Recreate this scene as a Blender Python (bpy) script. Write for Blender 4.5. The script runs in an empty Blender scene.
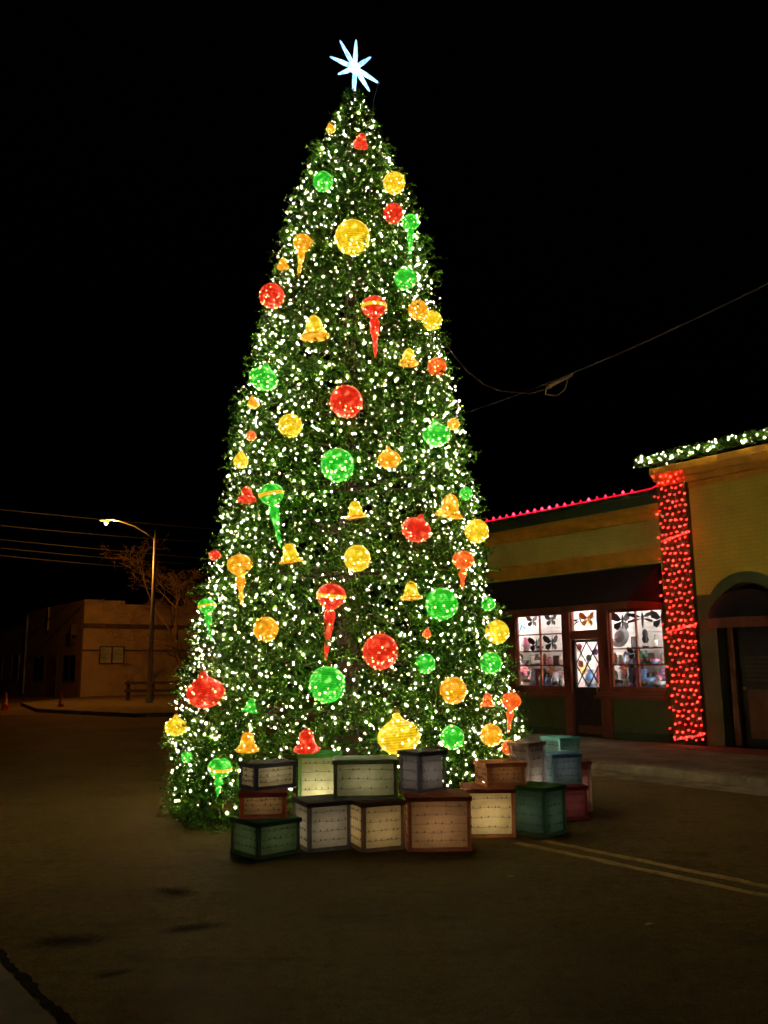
import bpy, math, random
import numpy as np
from mathutils import Vector, Matrix
R_ = math.radians
random.seed(7); rng = np.random.default_rng(11)
sc = bpy.context.scene
COL = sc.collection

# ------------------------------------------------------------------ camera
cam_d = bpy.data.cameras.new('camera'); cam = bpy.data.objects.new('camera', cam_d); COL.objects.link(cam)
PITCH, ROLL, FPX = R_(10.15), R_(0.6), 860.0
fwd = Vector((0, math.cos(PITCH), math.sin(PITCH))); up0 = Vector((0, -math.sin(PITCH), math.cos(PITCH))); rt0 = Vector((1, 0, 0))
upv = up0 * math.cos(ROLL) + rt0 * math.sin(ROLL); rtv = rt0 * math.cos(ROLL) - up0 * math.sin(ROLL)
cam.matrix_world = Matrix(((rtv.x, upv.x, -fwd.x, 0), (rtv.y, upv.y, -fwd.y, 0), (rtv.z, upv.z, -fwd.z, 1.6), (0, 0, 0, 1)))
cam_d.sensor_fit = 'VERTICAL'; cam_d.sensor_height = 32.0; cam_d.sensor_width = 24.0
cam_d.lens = 32.0 * FPX / 1024.0
cam_d.clip_end = 2000
sc.camera = cam

# ------------------------------------------------------------------ world: a night sky, sun well below the horizon
w = bpy.data.worlds.new('World'); sc.world = w; w.use_nodes = True
nt = w.node_tree; bg = nt.nodes['Background']
sky = nt.nodes.new('ShaderNodeTexSky'); sky.sky_type = 'NISHITA'; sky.sun_disc = False
sky.sun_elevation = R_(-6); sky.sun_rotation = R_(150)
nt.links.new(sky.outputs[0], bg.inputs[0]); bg.inputs[1].default_value = 0.15
vs = sc.view_settings; vs.view_transform = 'Standard'; vs.look = 'None'; vs.exposure = 0.8; vs.gamma = 1.0; vs.use_curve_mapping = False
cy = sc.cycles
cy.use_denoising = True; cy.denoising_prefilter = 'FAST'; cy.sample_clamp_indirect = 3.0; cy.sample_clamp_direct = 0.0
cy.filter_width = 1.55        # the soft rendering of a phone lens
cy.max_bounces = 6; cy.diffuse_bounces = 3; cy.glossy_bounces = 2; cy.transmission_bounces = 4; cy.transparent_max_bounces = 12
cy.caustics_reflective = False; cy.caustics_refractive = False
try: cy.use_light_tree = True
except Exception: pass

# ------------------------------------------------------------------ materials
MATS = {}
def new_mat(name):
    m = bpy.data.materials.new(name); m.use_nodes = True; MATS[name] = m
    return m, m.node_tree, m.node_tree.nodes['Principled BSDF']
def mixcol(nt, fac, a, b):
    n = nt.nodes.new('ShaderNodeMix'); n.data_type = 'RGBA'
    if hasattr(fac, 'is_linked'): nt.links.new(fac, n.inputs[0])
    else: n.inputs[0].default_value = fac
    for i, c in ((6, a), (7, b)):
        if hasattr(c, 'is_linked'): nt.links.new(c, n.inputs[i])
        else: n.inputs[i].default_value = (*c, 1)
    return n.outputs[2]
def noise(nt, scale, detail=4, rough=.55, coord='Object', stretch=None):
    t = nt.nodes.new('ShaderNodeTexCoord'); n = nt.nodes.new('ShaderNodeTexNoise')
    n.inputs['Scale'].default_value = scale; n.inputs['Detail'].default_value = detail; n.inputs['Roughness'].default_value = rough
    src = t.outputs[coord]
    if stretch:
        mp = nt.nodes.new('ShaderNodeMapping'); mp.inputs['Scale'].default_value = stretch
        nt.links.new(src, mp.inputs[0]); src = mp.outputs[0]
    nt.links.new(src, n.inputs['Vector']); return n.outputs['Fac']
def ramp(nt, fac, stops):
    r = nt.nodes.new('ShaderNodeValToRGB'); nt.links.new(fac, r.inputs[0]); e = r.color_ramp.elements
    while len(e) < len(stops): e.new(0.5)
    for k, (p, c) in enumerate(stops): e[k].position = p; e[k].color = (c, c, c, 1) if not isinstance(c, tuple) else (*c, 1)
    return r.outputs[0]
def bump(nt, bs, h, strength=.3, dist=.01):
    b = nt.nodes.new('ShaderNodeBump'); b.inputs['Strength'].default_value = strength; b.inputs['Distance'].default_value = dist
    nt.links.new(h, b.inputs['Height']); nt.links.new(b.outputs[0], bs.inputs['Normal'])
def plain(name, c, rough=.6, var=.25, scale=6., bmp=.15, metal=0., spec=.4, coord='Object', stretch=None):
    m, nt, bs = new_mat(name)
    f = noise(nt, scale, 5, .6, coord, stretch)
    a = tuple(x * (1 - var) for x in c); b = tuple(min(1, x * (1 + var)) for x in c)
    nt.links.new(mixcol(nt, ramp(nt, f, [(.3, 0.), (.7, 1.)]), a, b), bs.inputs['Base Color'])
    bs.inputs['Roughness'].default_value = rough; bs.inputs['Metallic'].default_value = metal; bs.inputs['Specular IOR Level'].default_value = spec
    if bmp: bump(nt, bs, noise(nt, scale * 9, 3, .6, coord), bmp, .004)
    return m
def emit(name, c, strength, base=None, rand=None, lo=.04, hi=2.4, power=1.9):
    """light-giving material; rand = 'island' or 'object' varies the strength from bulb to bulb"""
    m, nt, bs = new_mat(name)
    bs.inputs['Base Color'].default_value = (*(base or c), 1)
    bs.inputs['Emission Color'].default_value = (*c, 1); bs.inputs['Emission Strength'].default_value = strength
    if rand:
        src = nt.nodes.new('ShaderNodeNewGeometry').outputs['Random Per Island'] if rand == 'island' else nt.nodes.new('ShaderNodeObjectInfo').outputs['Random']
        mr = nt.nodes.new('ShaderNodeMapRange'); mr.inputs['To Min'].default_value = strength * lo; mr.inputs['To Max'].default_value = strength * hi
        pw = nt.nodes.new('ShaderNodeMath'); pw.operation = 'POWER'; pw.inputs[1].default_value = power
        nt.links.new(src, pw.inputs[0]); nt.links.new(pw.outputs[0], mr.inputs[0]); nt.links.new(mr.outputs[0], bs.inputs['Emission Strength'])
    return m

def asphalt():
    m, nt, bs = new_mat('asphalt')
    big = ramp(nt, noise(nt, .35, 5, .6), [(.3, 0.), (.75, 1.)])
    fine = ramp(nt, noise(nt, 60, 3, .7), [(.3, .45), (.75, 1.3)])
    base = mixcol(nt, big, (.120, .083, .024), (.245, .168, .050))
    mul = nt.nodes.new('ShaderNodeMix'); mul.data_type = 'RGBA'; mul.blend_type = 'MULTIPLY'; mul.inputs[0].default_value = 1
    nt.links.new(base, mul.inputs[6]); nt.links.new(fine, mul.inputs[7])
    midn = ramp(nt, noise(nt, 11, 6, .8), [(.30, .55), (.70, 1.35)])
    mu2 = nt.nodes.new('ShaderNodeMix'); mu2.data_type = 'RGBA'; mu2.blend_type = 'MULTIPLY'; mu2.inputs[0].default_value = 1
    nt.links.new(mul.outputs[2], mu2.inputs[6]); nt.links.new(midn, mu2.inputs[7]); mul = mu2
    stain = ramp(nt, noise(nt, 1.1, 6, .65, stretch=(1, 2.4, 1)), [(.56, 0.), (.70, .6)])
    specks = ramp(nt, noise(nt, 26, 2, .5), [(.65, 0.), (.74, .6)])
    c1 = mixcol(nt, stain, mul.outputs[2], (.035, .026, .010)); c2 = mixcol(nt, specks, c1, (.26, .19, .08))
    nt.links.new(c2, bs.inputs['Base Color'])
    rr = ramp(nt, noise(nt, 3.0, 4), [(.3, .62), (.8, .85)]); nt.links.new(rr, bs.inputs['Roughness'])
    bs.inputs['Specular IOR Level'].default_value = .03
    bump(nt, bs, noise(nt, 90, 3, .7), .6, .008); return m
M = {}
M['asphalt'] = asphalt()
M['tar'] = plain('tar', (.016, .012, .007), .95, .5, 12, spec=.03)
M['stain'] = plain('oil_stain', (.008, .0065, .004), .95, .4, 14, spec=.03)
M['concrete'] = plain('concrete', (.19, .155, .10), .9, .35, 2.5, .4, spec=.06)
M['kerb'] = plain('kerb_concrete', (.24, .19, .12), .9, .45, 3.5, .4, spec=.06)
M['redpave'] = plain('red_paving', (.16, .05, .03), .8, .3, 5, .3)
def yellow_paint():
    m, nt, bs = new_mat('worn_yellow_paint')
    f = ramp(nt, noise(nt, 9, 6, .7), [(.30, 0.), (.55, 1.)])
    nt.links.new(mixcol(nt, f, (.09, .07, .03), (.42, .29, .085)), bs.inputs['Base Color']); bs.inputs['Roughness'].default_value = .8
    return m
M['yellow_paint'] = yellow_paint()
def brickpaint(name, c):
    m, nt, bs = new_mat(name)
    t = nt.nodes.new('ShaderNodeTexCoord'); mp = nt.nodes.new('ShaderNodeMapping'); mp.inputs['Rotation'].default_value = (R_(90), 0, 0)
    br = nt.nodes.new('ShaderNodeTexBrick'); br.inputs['Scale'].default_value = 1.0
    br.inputs['Brick Width'].default_value = .21; br.inputs['Row Height'].default_value = .075; br.inputs['Mortar Size'].default_value = .007
    br.inputs['Color1'].default_value = (*c, 1); br.inputs['Color2'].default_value = (*[x * .9 for x in c], 1); br.inputs['Mortar'].default_value = (*[x * .72 for x in c], 1)
    nt.links.new(t.outputs['Object'], mp.inputs[0]); nt.links.new(mp.outputs[0], br.inputs[0])
    f = ramp(nt, noise(nt, 2.2, 6, .6), [(.3, 0.), (.75, 1.)])
    dark = mixcol(nt, f, tuple(x * .72 for x in c), c)
    mul = nt.nodes.new('ShaderNodeMix'); mul.data_type = 'RGBA'; mul.inputs[0].default_value = .5
    nt.links.new(dark, mul.inputs[6]); nt.links.new(br.outputs[0], mul.inputs[7]); nt.links.new(mul.outputs[2], bs.inputs['Base Color'])
    bs.inputs['Roughness'].default_value = .75
    inv = nt.nodes.new('ShaderNodeMath'); inv.operation = 'SUBTRACT'; inv.inputs[0].default_value = 1; nt.links.new(br.outputs['Fac'], inv.inputs[1])
    bump(nt, bs, inv.outputs[0], .5, .006); return m
M['gold_brick'] = brickpaint('gold_painted_brick', (.76, .54, .042))
M['cream_wall'] = brickpaint('cream_painted_wall', (.70, .545, .10))
M['orange_trim'] = plain('orange_trim', (.70, .31, .016), .6, .15, 4)
M['green_wall'] = plain('green_paint', (.10, .115, .035), .6, .2, 3)
M['dark_green'] = plain('dark_green_paint', (.05, .07, .028), .6, .2, 3)
M['maroon_wood'] = plain('maroon_wood', (.27, .068, .036), .38, .25, 5, .1, stretch=(1, 1, .2))
M['brown_wood'] = plain('brown_wood', (.20, .065, .028), .45, .3, 5, .1)
M['dark_door'] = plain('dark_door', (.035, .022, .014), .5, .3, 5)
M['awning'] = plain('awning_canvas', (.012, .008, .009), .9, .2, 8)
M['awning_trim'] = plain('awning_trim', (.20, .055, .025), .8, .2, 8)
M['white_in'] = plain('white_interior', (.8, .76, .72), .6, .05, 6, 0)
M['shelf'] = plain('shelf_board', (.42, .36, .28), .5, .1, 5, 0)
M['black'] = plain('black_enamel', (.012, .012, .014), .4, .1, 5, 0)
M['tan_wall'] = plain('tan_stucco', (.46, .33, .18), .85, .18, 1.2, .3)
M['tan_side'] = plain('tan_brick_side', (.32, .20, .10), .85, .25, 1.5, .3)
M['dark_band'] = plain('dark_band', (.10, .07, .045), .8, .2, 2)
M['dim_glass'] = plain('dark_window', (.015, .016, .018), .12, .1, 2, 0)
M['pale_glass'] = plain('pale_window', (.55, .56, .46), .35, .1, 2, 0)
M['galv'] = plain('galvanised_steel', (.34, .33, .31), .45, .15, 6, .05, metal=.6)
M['wire'] = plain('black_cable', (.045, .040, .036), .6, .1, 4, 0)
M['greenwire'] = plain('green_wire', (.012, .03, .012), .5, .1, 4, 0)
M['bark'] = plain('bark', (.10, .075, .05), .9, .3, 8, .4)
M['twig'] = plain('twig', (.20, .13, .07), .9, .2, 8, 0)
M['old_wood'] = plain('weathered_wood', (.05, .042, .036), .85, .3, 6, .3)
M['cone'] = plain('cone_orange', (.55, .07, .015), .5, .1, 6, 0)
M['cone_white'] = plain('cone_collar', (.45, .40, .36), .5, .1, 6, 0)
M['brass'] = plain('brass_cap', (.45, .30, .08), .35, .1, 6, 0, metal=.8)
M['leaf'] = plain('dry_leaf', (.45, .28, .05), .7, .2, 30, 0)

def foliage():
    m, nt, bs = new_mat('pine_needles')
    g = nt.nodes.new('ShaderNodeNewGeometry')
    c = ramp(nt, g.outputs['Random Per Island'], [(0., (.016, .058, .008)), (.5, (.055, .162, .016)), (1., (.158, .30, .033))])
    cl = ramp(nt, noise(nt, 7, 3, .6), [(.36, .34), (.64, 1.8)]); mu = nt.nodes.new('ShaderNodeMix'); mu.data_type = 'RGBA'; mu.blend_type = 'MULTIPLY'; mu.inputs[0].default_value = 1
    nt.links.new(c, mu.inputs[6]); nt.links.new(cl, mu.inputs[7]); c = mu.outputs[2]
    nt.links.new(c, bs.inputs['Base Color']); bs.inputs['Roughness'].default_value = .4; bs.inputs['Specular IOR Level'].default_value = .15
    tr = nt.nodes.new('ShaderNodeBsdfTranslucent'); nt.links.new(c, tr.inputs[0])
    mx = nt.nodes.new('ShaderNodeMixShader'); mx.inputs[0].default_value = .3
    nt.links.new(bs.outputs[0], mx.inputs[1]); nt.links.new(tr.outputs[0], mx.inputs[2])
    nt.links.new(mx.outputs[0], nt.nodes['Material Output'].inputs[0]); return m
M['needles'] = foliage()

WARM = (1.0, .84, .54)
M['bulb_obj'] = emit('warm_white_bulb', WARM, 54, rand='object', lo=.015, hi=4.6, power=3.6)
M['bulb_many'] = emit('warm_white_bulbs', WARM, 54, rand='island', lo=.015, hi=4.6, power=3.6)
M['garland_bulb'] = emit('garland_bulb', (1., .84, .54), 50, rand='object', lo=.03, hi=3.6, power=2.6)
M['red_bulb'] = emit('red_net_bulb', (1., .026, .018), 4.6, rand='object', lo=.25, hi=1.8, power=1.2)
M['red_rope'] = emit('red_rope_light', (1., .010, .035), .40)
M['pink_bulb'] = emit('pink_red_bulb', (1., .018, .05), 6, rand='object')

ORN = {  # deep colour, bright colour, bulb colour
    'red': ((.22, .003, .002), (.85, .030, .010), (1., .22, .07)), 'green': ((.003, .12, .004), (.03, .62, .025), (.5, 1., .22)),
    'yellow': ((.36, .17, .002), (1.0, .66, .012), (1., .88, .22)), 'amber': ((.34, .10, .002), (1.0, .42, .010), (1., .72, .16)),
    'orangered': ((.28, .018, .002), (1.0, .13, .010), (1., .45, .12)), 'gold': ((.45, .17, .004), (1., .6, .03), (1., .85, .3))}
def orn_mat(k):
    deep, bright, _ = ORN[k]
    m, nt, bs = new_mat('lit_' + k + '_mesh')
    t = nt.nodes.new('ShaderNodeTexCoord'); wv = nt.nodes.new('ShaderNodeTexWave'); wv.wave_type = 'BANDS'; wv.bands_direction = 'Z'
    wv.inputs['Scale'].default_value = 2.6; wv.inputs['Distortion'].default_value = 1.6; wv.inputs['Detail'].default_value = 2; wv.inputs['Detail Scale'].default_value = 1.5
    nt.links.new(t.outputs['Object'], wv.inputs[0])
    n1 = ramp(nt, noise(nt, 2.1, 4, .65), [(.36, 0.), (.66, 1.25)])
    ad = nt.nodes.new('ShaderNodeMath'); ad.operation = 'MULTIPLY_ADD'; ad.inputs[1].default_value = .55
    nt.links.new(wv.outputs['Fac'], ad.inputs[0]); 
    hm = nt.nodes.new('ShaderNodeMath'); hm.operation = 'MULTIPLY'; hm.inputs[1].default_value = .6; nt.links.new(n1, hm.inputs[0]); nt.links.new(hm.outputs[0], ad.inputs[2])
    c = mixcol(nt, ad.outputs[0], deep, bright)
    hot = ramp(nt, noise(nt, 2.3, 2, .5), [(.54, 0.), (.74, .55)]); c = mixcol(nt, hot, c, tuple(min(v * 1.5, 1.6) for v in ORN[k][2]))
    bs.inputs['Base Color'].default_value = (*[x * .22 for x in bright], 1); bs.inputs['Roughness'].default_value = .3
    nt.links.new(c, bs.inputs['Emission Color']); bs.inputs['Emission Strength'].default_value = .66
    return m
for k in ORN:
    M['orn_' + k] = orn_mat(k); M['ob_' + k] = emit('lit_' + k + '_bulbs', ORN[k][2], 6.0, rand='island', lo=.08, hi=3.2, power=2.6)

def star_mat():
    m, nt, bs = new_mat('star_light')
    f = ramp(nt, noise(nt, 34, 2, .6), [(.35, 0.), (.65, 1.)])
    nt.links.new(mixcol(nt, f, (.06, .30, .85), (.62, .90, 1.)), bs.inputs['Emission Color']); bs.inputs['Emission Strength'].default_value = 1.35
    bs.inputs['Base Color'].default_value = (.5, .7, .9, 1); return m
M['star'] = star_mat(); M['star_core'] = emit('star_core', (.75, .92, 1.), 1.7)
M['sodium'] = emit('sodium_lens', (1., .33, .035), 1.8)
M['sodium_bulb'] = emit('sodium_bulb', (1., .36, .045), 8500)
M['lit_panel'] = emit('shop_ceiling_panel', (1., .93, .88), 7.6)
M['lit_tube'] = emit('shop_light_tube', (1., .93, .88), 35)

def glass():
    m, nt, bs = new_mat('window_glass')
    tr = nt.nodes.new('ShaderNodeBsdfTransparent'); gl = nt.nodes.new('ShaderNodeBsdfGlossy'); gl.inputs['Roughness'].default_value = .03
    lw = nt.nodes.new('ShaderNodeLayerWeight'); lw.inputs[0].default_value = .5; pw = nt.nodes.new('ShaderNodeMath'); pw.operation = 'POWER'; pw.inputs[1].default_value = 5; nt.links.new(lw.outputs['Facing'], pw.inputs[0])
    fr = nt.nodes.new('ShaderNodeMath'); fr.operation = 'MULTIPLY_ADD'; fr.inputs[1].default_value = .9; fr.inputs[2].default_value = .03; nt.links.new(pw.outputs[0], fr.inputs[0])
    mx = nt.nodes.new('ShaderNodeMixShader'); nt.links.new(fr.outputs[0], mx.inputs[0]); nt.links.new(tr.outputs[0], mx.inputs[1]); nt.links.new(gl.outputs[0], mx.inputs[2])
    nt.links.new(mx.outputs[0], nt.nodes['Material Output'].inputs[0]); return m
M['glass'] = glass()

def cloth(name, c, t=.6):
    m, nt, bs = new_mat(name)
    f = ramp(nt, noise(nt, 9, 5, .65), [(.3, 0.), (.75, 1.)])
    col = mixcol(nt, f, tuple(x * .68 for x in c), c)
    nt.links.new(col, bs.inputs['Base Color']); bs.inputs['Roughness'].default_value = .9
    tr = nt.nodes.new('ShaderNodeBsdfTranslucent'); nt.links.new(col, tr.inputs[0])
    mx = nt.nodes.new('ShaderNodeMixShader'); mx.inputs[0].default_value = t
    nt.links.new(bs.outputs[0], mx.inputs[1]); nt.links.new(tr.outputs[0], mx.inputs[2]); nt.links.new(mx.outputs[0], nt.nodes['Material Output'].inputs[0])
    bump(nt, bs, noise(nt, 55, 3, .6), .4, .004); return m

# ------------------------------------------------------------------ mesh helpers
class MB:
    def __init__(s): s.v = []; s.f = []
    def box(s, x0, x1, y0, y1, z0, z1):
        b = len(s.v); s.v += [(x0, y0, z0), (x1, y0, z0), (x1, y1, z0), (x0, y1, z0), (x0, y0, z1), (x1, y0, z1), (x1, y1, z1), (x0, y1, z1)]
        s.f += [tuple(b + i for i in q) for q in ((0, 3, 2, 1), (4, 5, 6, 7), (0, 1, 5, 4), (1, 2, 6, 5), (2, 3, 7, 6), (3, 0, 4, 7))]; return s
    def tube(s, pts, r, n=6, cap=True):
        pts = [Vector(p) for p in pts]; rs = r if isinstance(r, (list, tuple)) else [r] * len(pts); b = len(s.v); prev = None
        for i, p in enumerate(pts):
            t = (pts[min(i + 1, len(pts) - 1)] - pts[max(i - 1, 0)]); t = t.normalized() if t.length > 1e-9 else Vector((0, 0, 1))
            if prev is None:
                a = Vector((0, 0, 1)) if abs(t.z) < .9 else Vector((1, 0, 0)); u = t.cross(a).normalized()
            else: u = (prev - t * prev.dot(t)).normalized()
            prev = u; q = t.cross(u)
            for k in range(n):
                a = 2 * math.pi * k / n; s.v.append(tuple(p + (u * math.cos(a) + q * math.sin(a)) * rs[i]))
        for i in range(len(pts) - 1):
            for k in range(n):
                k2 = (k + 1) % n; s.f.append((b + i * n + k, b + i * n + k2, b + (i + 1) * n + k2, b + (i + 1) * n + k))
        if cap: s.f.append(tuple(b + k for k in range(n))[::-1]); s.f.append(tuple(b + (len(pts) - 1) * n + k for k in range(n)))
        return s
    def lathe(s, prof, n=16, o=(0, 0, 0)):
        b = len(s.v)
        for r, z in prof:
            for k in range(n):
                a = 2 * math.pi * k / n; s.v.append((o[0] + r * math.cos(a), o[1] + r * math.sin(a), o[2] + z))
        for i in range(len(prof) - 1):
            for k in range(n):
                k2 = (k + 1) % n; s.f.append((b + i * n + k, b + i * n + k2, b + (i + 1) * n + k2, b + (i + 1) * n + k))
        s.f.append(tuple(b + k for k in range(n))[::-1]); s.f.append(tuple(b + (len(prof) - 1) * n + k for k in range(n))); return s
    def poly(s, pts, nrm, th):
        """a flat outline given thickness th along nrm"""
        b = len(s.v); n = len(pts); d = Vector(nrm).normalized() * th
        s.v += [tuple(Vector(p)) for p in pts] + [tuple(Vector(p) + d) for p in pts]
        s.f.append(tuple(range(b, b + n))[::-1]); s.f.append(tuple(range(b + n, b + 2 * n)))
        for k in range(n): s.f.append((b + k, b + (k + 1) % n, b + n + (k + 1) % n, b + n + k))
        return s
    def add(s, verts, faces):
        b = len(s.v); s.v += [tuple(p) for p in verts]; s.f += [tuple(b + i for i in q) for q in faces]; return s
    def mesh(s, name, mat, smooth=False):
        me = bpy.data.meshes.new(name); me.from_pydata(s.v, [], s.f); me.update()
        if mat: me.materials.append(M[mat] if isinstance(mat, str) else mat)
        if smooth: me.polygons.foreach_set('use_smooth', [True] * len(me.polygons))
        return me
    def build(s, name, mat, parent=None, loc=None, rz=None, smooth=False):
        return link(name, s.mesh(name, mat, smooth), parent, loc, rz)
def link(name, me, parent=None, loc=None, rz=None):
    o = bpy.data.objects.new(name, me); COL.objects.link(o)
    if parent: o.parent = parent
    if loc is not None: o.location = loc
    if rz is not None: o.rotation_euler.z = rz
    return o
def tag(o, label=None, cat=None, group=None, kind=None):
    if label: o['label'] = label
    if cat: o['category'] = cat
    if group: o['group'] = group
    if kind: o['kind'] = kind
    return o
def thing(name, label, cat, loc=(0, 0, 0), rz=0, group=None):
    o = bpy.data.objects.new(name, None); COL.objects.link(o); o.location = loc; o.rotation_euler.z = rz; o.empty_display_size = .1
    return tag(o, label, cat, group)
def np_mesh(name, V, F, mat):
    """fast triangle mesh from numpy arrays"""
    me = bpy.data.meshes.new(name); nv, nf = len(V), len(F)
    me.vertices.add(nv); me.vertices.foreach_set('co', V.astype(np.float32).ravel())
    me.loops.add(nf * 3); me.loops.foreach_set('vertex_index', F.astype(np.int32).ravel())
    me.polygons.add(nf); me.polygons.foreach_set('loop_start', np.arange(0, nf * 3, 3, dtype=np.int32))
    try: me.polygons.foreach_set('loop_total', np.full(nf, 3, dtype=np.int32))
    except Exception: pass
    me.update(); me.validate(); me.materials.append(M[mat]); return me

# street frame: local x runs along the shop fronts towards the camera's right, y into the building, z up
FO = Vector((5.473, 16.664, 0)); FA = math.atan2(-.7965, .6046); FX = Vector((.6046, -.7965, 0)); FY = Vector((.7965, .6046, 0))
def fl(x, y, z=0): return FO + FX * x + FY * y + Vector((0, 0, z))

# ------------------------------------------------------------------ ground
g = MB().add([(-500, -300, 0), (500, -300, 0), (500, 700, 0), (-500, 700, 0)], [(0, 1, 2, 3)]).build('road', 'asphalt'); tag(g, kind='structure')
# pavement by the shops, kerb stones and gutter
pv = MB().box(-7.5, 9.0, -3.35, 0.0, .0, .10).build('pavement', 'kerb', None, fl(0, 0), FA); tag(pv, kind='structure')
slab = {}
for i in range(11):
    for j in range(2):
        x0 = -7.5 + i * 1.5; y0 = -3.33 + j * 1.6
        h = .118 + random.uniform(-.004, .004)
        MB().box(x0 + .008, x0 + 1.492, y0 + .008, y0 + 1.592, .101, h).build('paving_slab', 'concrete', pv)
MB().box(.80, 2.55, -1.0, -.125, .124, .130).build('red_paving_mat', 'redpave', pv)
kb = MB().box(-7.5, 9.0, -3.62, -3.36, .0, .04).build('kerb', 'kerb', None, fl(0, 0), FA); tag(kb, kind='structure')
for i in range(9):
    x0 = -7.5 + i * 1.83; dz = random.uniform(-.006, .006)
    m = MB(); y0, y1 = -3.63, -3.355
    m.add([(x0, y0, .0), (x0 + 1.82, y0, .0), (x0 + 1.82, y1, .0), (x0, y1, .0), (x0, y0 + .02, .10), (x0 + 1.82, y0 + .02, .10), (x0, y0 + .05, .125 + dz), (x0 + 1.82, y0 + .05, .125 + dz), (x0 + 1.82, y1, .125 + dz), (x0, y1, .125 + dz)],
          [(0, 1, 5, 4), (4, 5, 7, 6), (6, 7, 8, 9), (0, 4, 6, 9, 3), (1, 2, 8, 7, 5), (3, 9, 8, 2)])
    m.build('kerb_stone', 'kerb', kb)
gt = MB().box(-7.5, 9.0, -4.22, -3.64, -.02, .006).build('gutter', 'kerb', None, fl(0, 0), FA); tag(gt, kind='structure')
# worn double centre line
def wavy_strip(x0, x1, yc, wd, z, n=60, j=.012):
    m = MB()
    for k in range(n + 1):
        x = x0 + (x1 - x0) * k / n; m.v += [(x, yc - wd / 2 + random.uniform(-j, j), z), (x, yc + wd / 2 + random.uniform(-j, j), z)]
    m.f = [(2 * k, 2 * k + 2, 2 * k + 3, 2 * k + 1) for k in range(n)]; return m
for k, (yc, xa) in enumerate(((-8.51, 4.1), (-8.26, 4.2))):
    tag(wavy_strip(xa, 11, yc, .10, .004).build('yellow_road_line', 'yellow_paint', None, fl(0, 0), FA), kind='structure')
# near left: tar joint and a concrete apron
tag(wavy_strip(-2, 9, -13.02, .06, .004, 220, .016).build('tar_joint', 'tar', None, fl(0, 0), FA), kind='structure')
ap = MB().box(-2, 9, -16.5, -13.06, -.05, .012).build('concrete_apron', 'concrete', None, fl(0, 0), FA); tag(ap, kind='structure')
def stain_mat():
    m, nt, bs = new_mat('soft_oil_stain')
    t = nt.nodes.new('ShaderNodeTexCoord'); gr = nt.nodes.new('ShaderNodeTexGradient'); gr.gradient_type = 'SPHERICAL'; nt.links.new(t.outputs['Object'], gr.inputs[0])
    nz = noise(nt, 5.5, 8, .8); sb = nt.nodes.new('ShaderNodeMath'); sb.operation = 'MULTIPLY_ADD'; sb.inputs[1].default_value = .55; nt.links.new(gr.outputs['Fac'], sb.inputs[0]); nt.links.new(nz, sb.inputs[2])
    al = ramp(nt, sb.outputs[0], [(.60, 0.), (.90, .75)])
    bs.inputs['Base Color'].default_value = (.022, .016, .008, 1); bs.inputs['Roughness'].default_value = .9; bs.inputs['Specular IOR Level'].default_value = .05
    nt.links.new(al, bs.inputs['Alpha']); return m
M['soft_stain'] = stain_mat()
disc = MB().add([(math.cos(k * math.pi / 16), math.sin(k * math.pi / 16), 0) for k in range(32)], [tuple(range(32))]).mesh('oil_stain', 'soft_stain')
for k, (x, y, a, b, r) in enumerate(((-1.22, 5.74, .30, .13, .45), (-1.55, 6.62, .26, .16, -.5), (-1.46, 4.93, .16, .07, .6), (-1.9, 5.5, .35, .2, .2))):
    o = link('oil_stain', disc, None, (x, y, .004 + .0006 * k), r); o.scale = (a, b, 1); tag(o, kind='structure')
# far pavement island round the street lamp
ile = [(-13.3, 33.6), (-8.3, 29.3), (-5.0, 31.0), (-6.0, 60), (-16.3, 48.5), (-16.6, 40)]
m = MB().poly([(x, y, 0.0) for x, y in ile], (0, 0, 1), .13); tag(m.build('far_pavement', 'concrete'), kind='structure')

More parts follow.
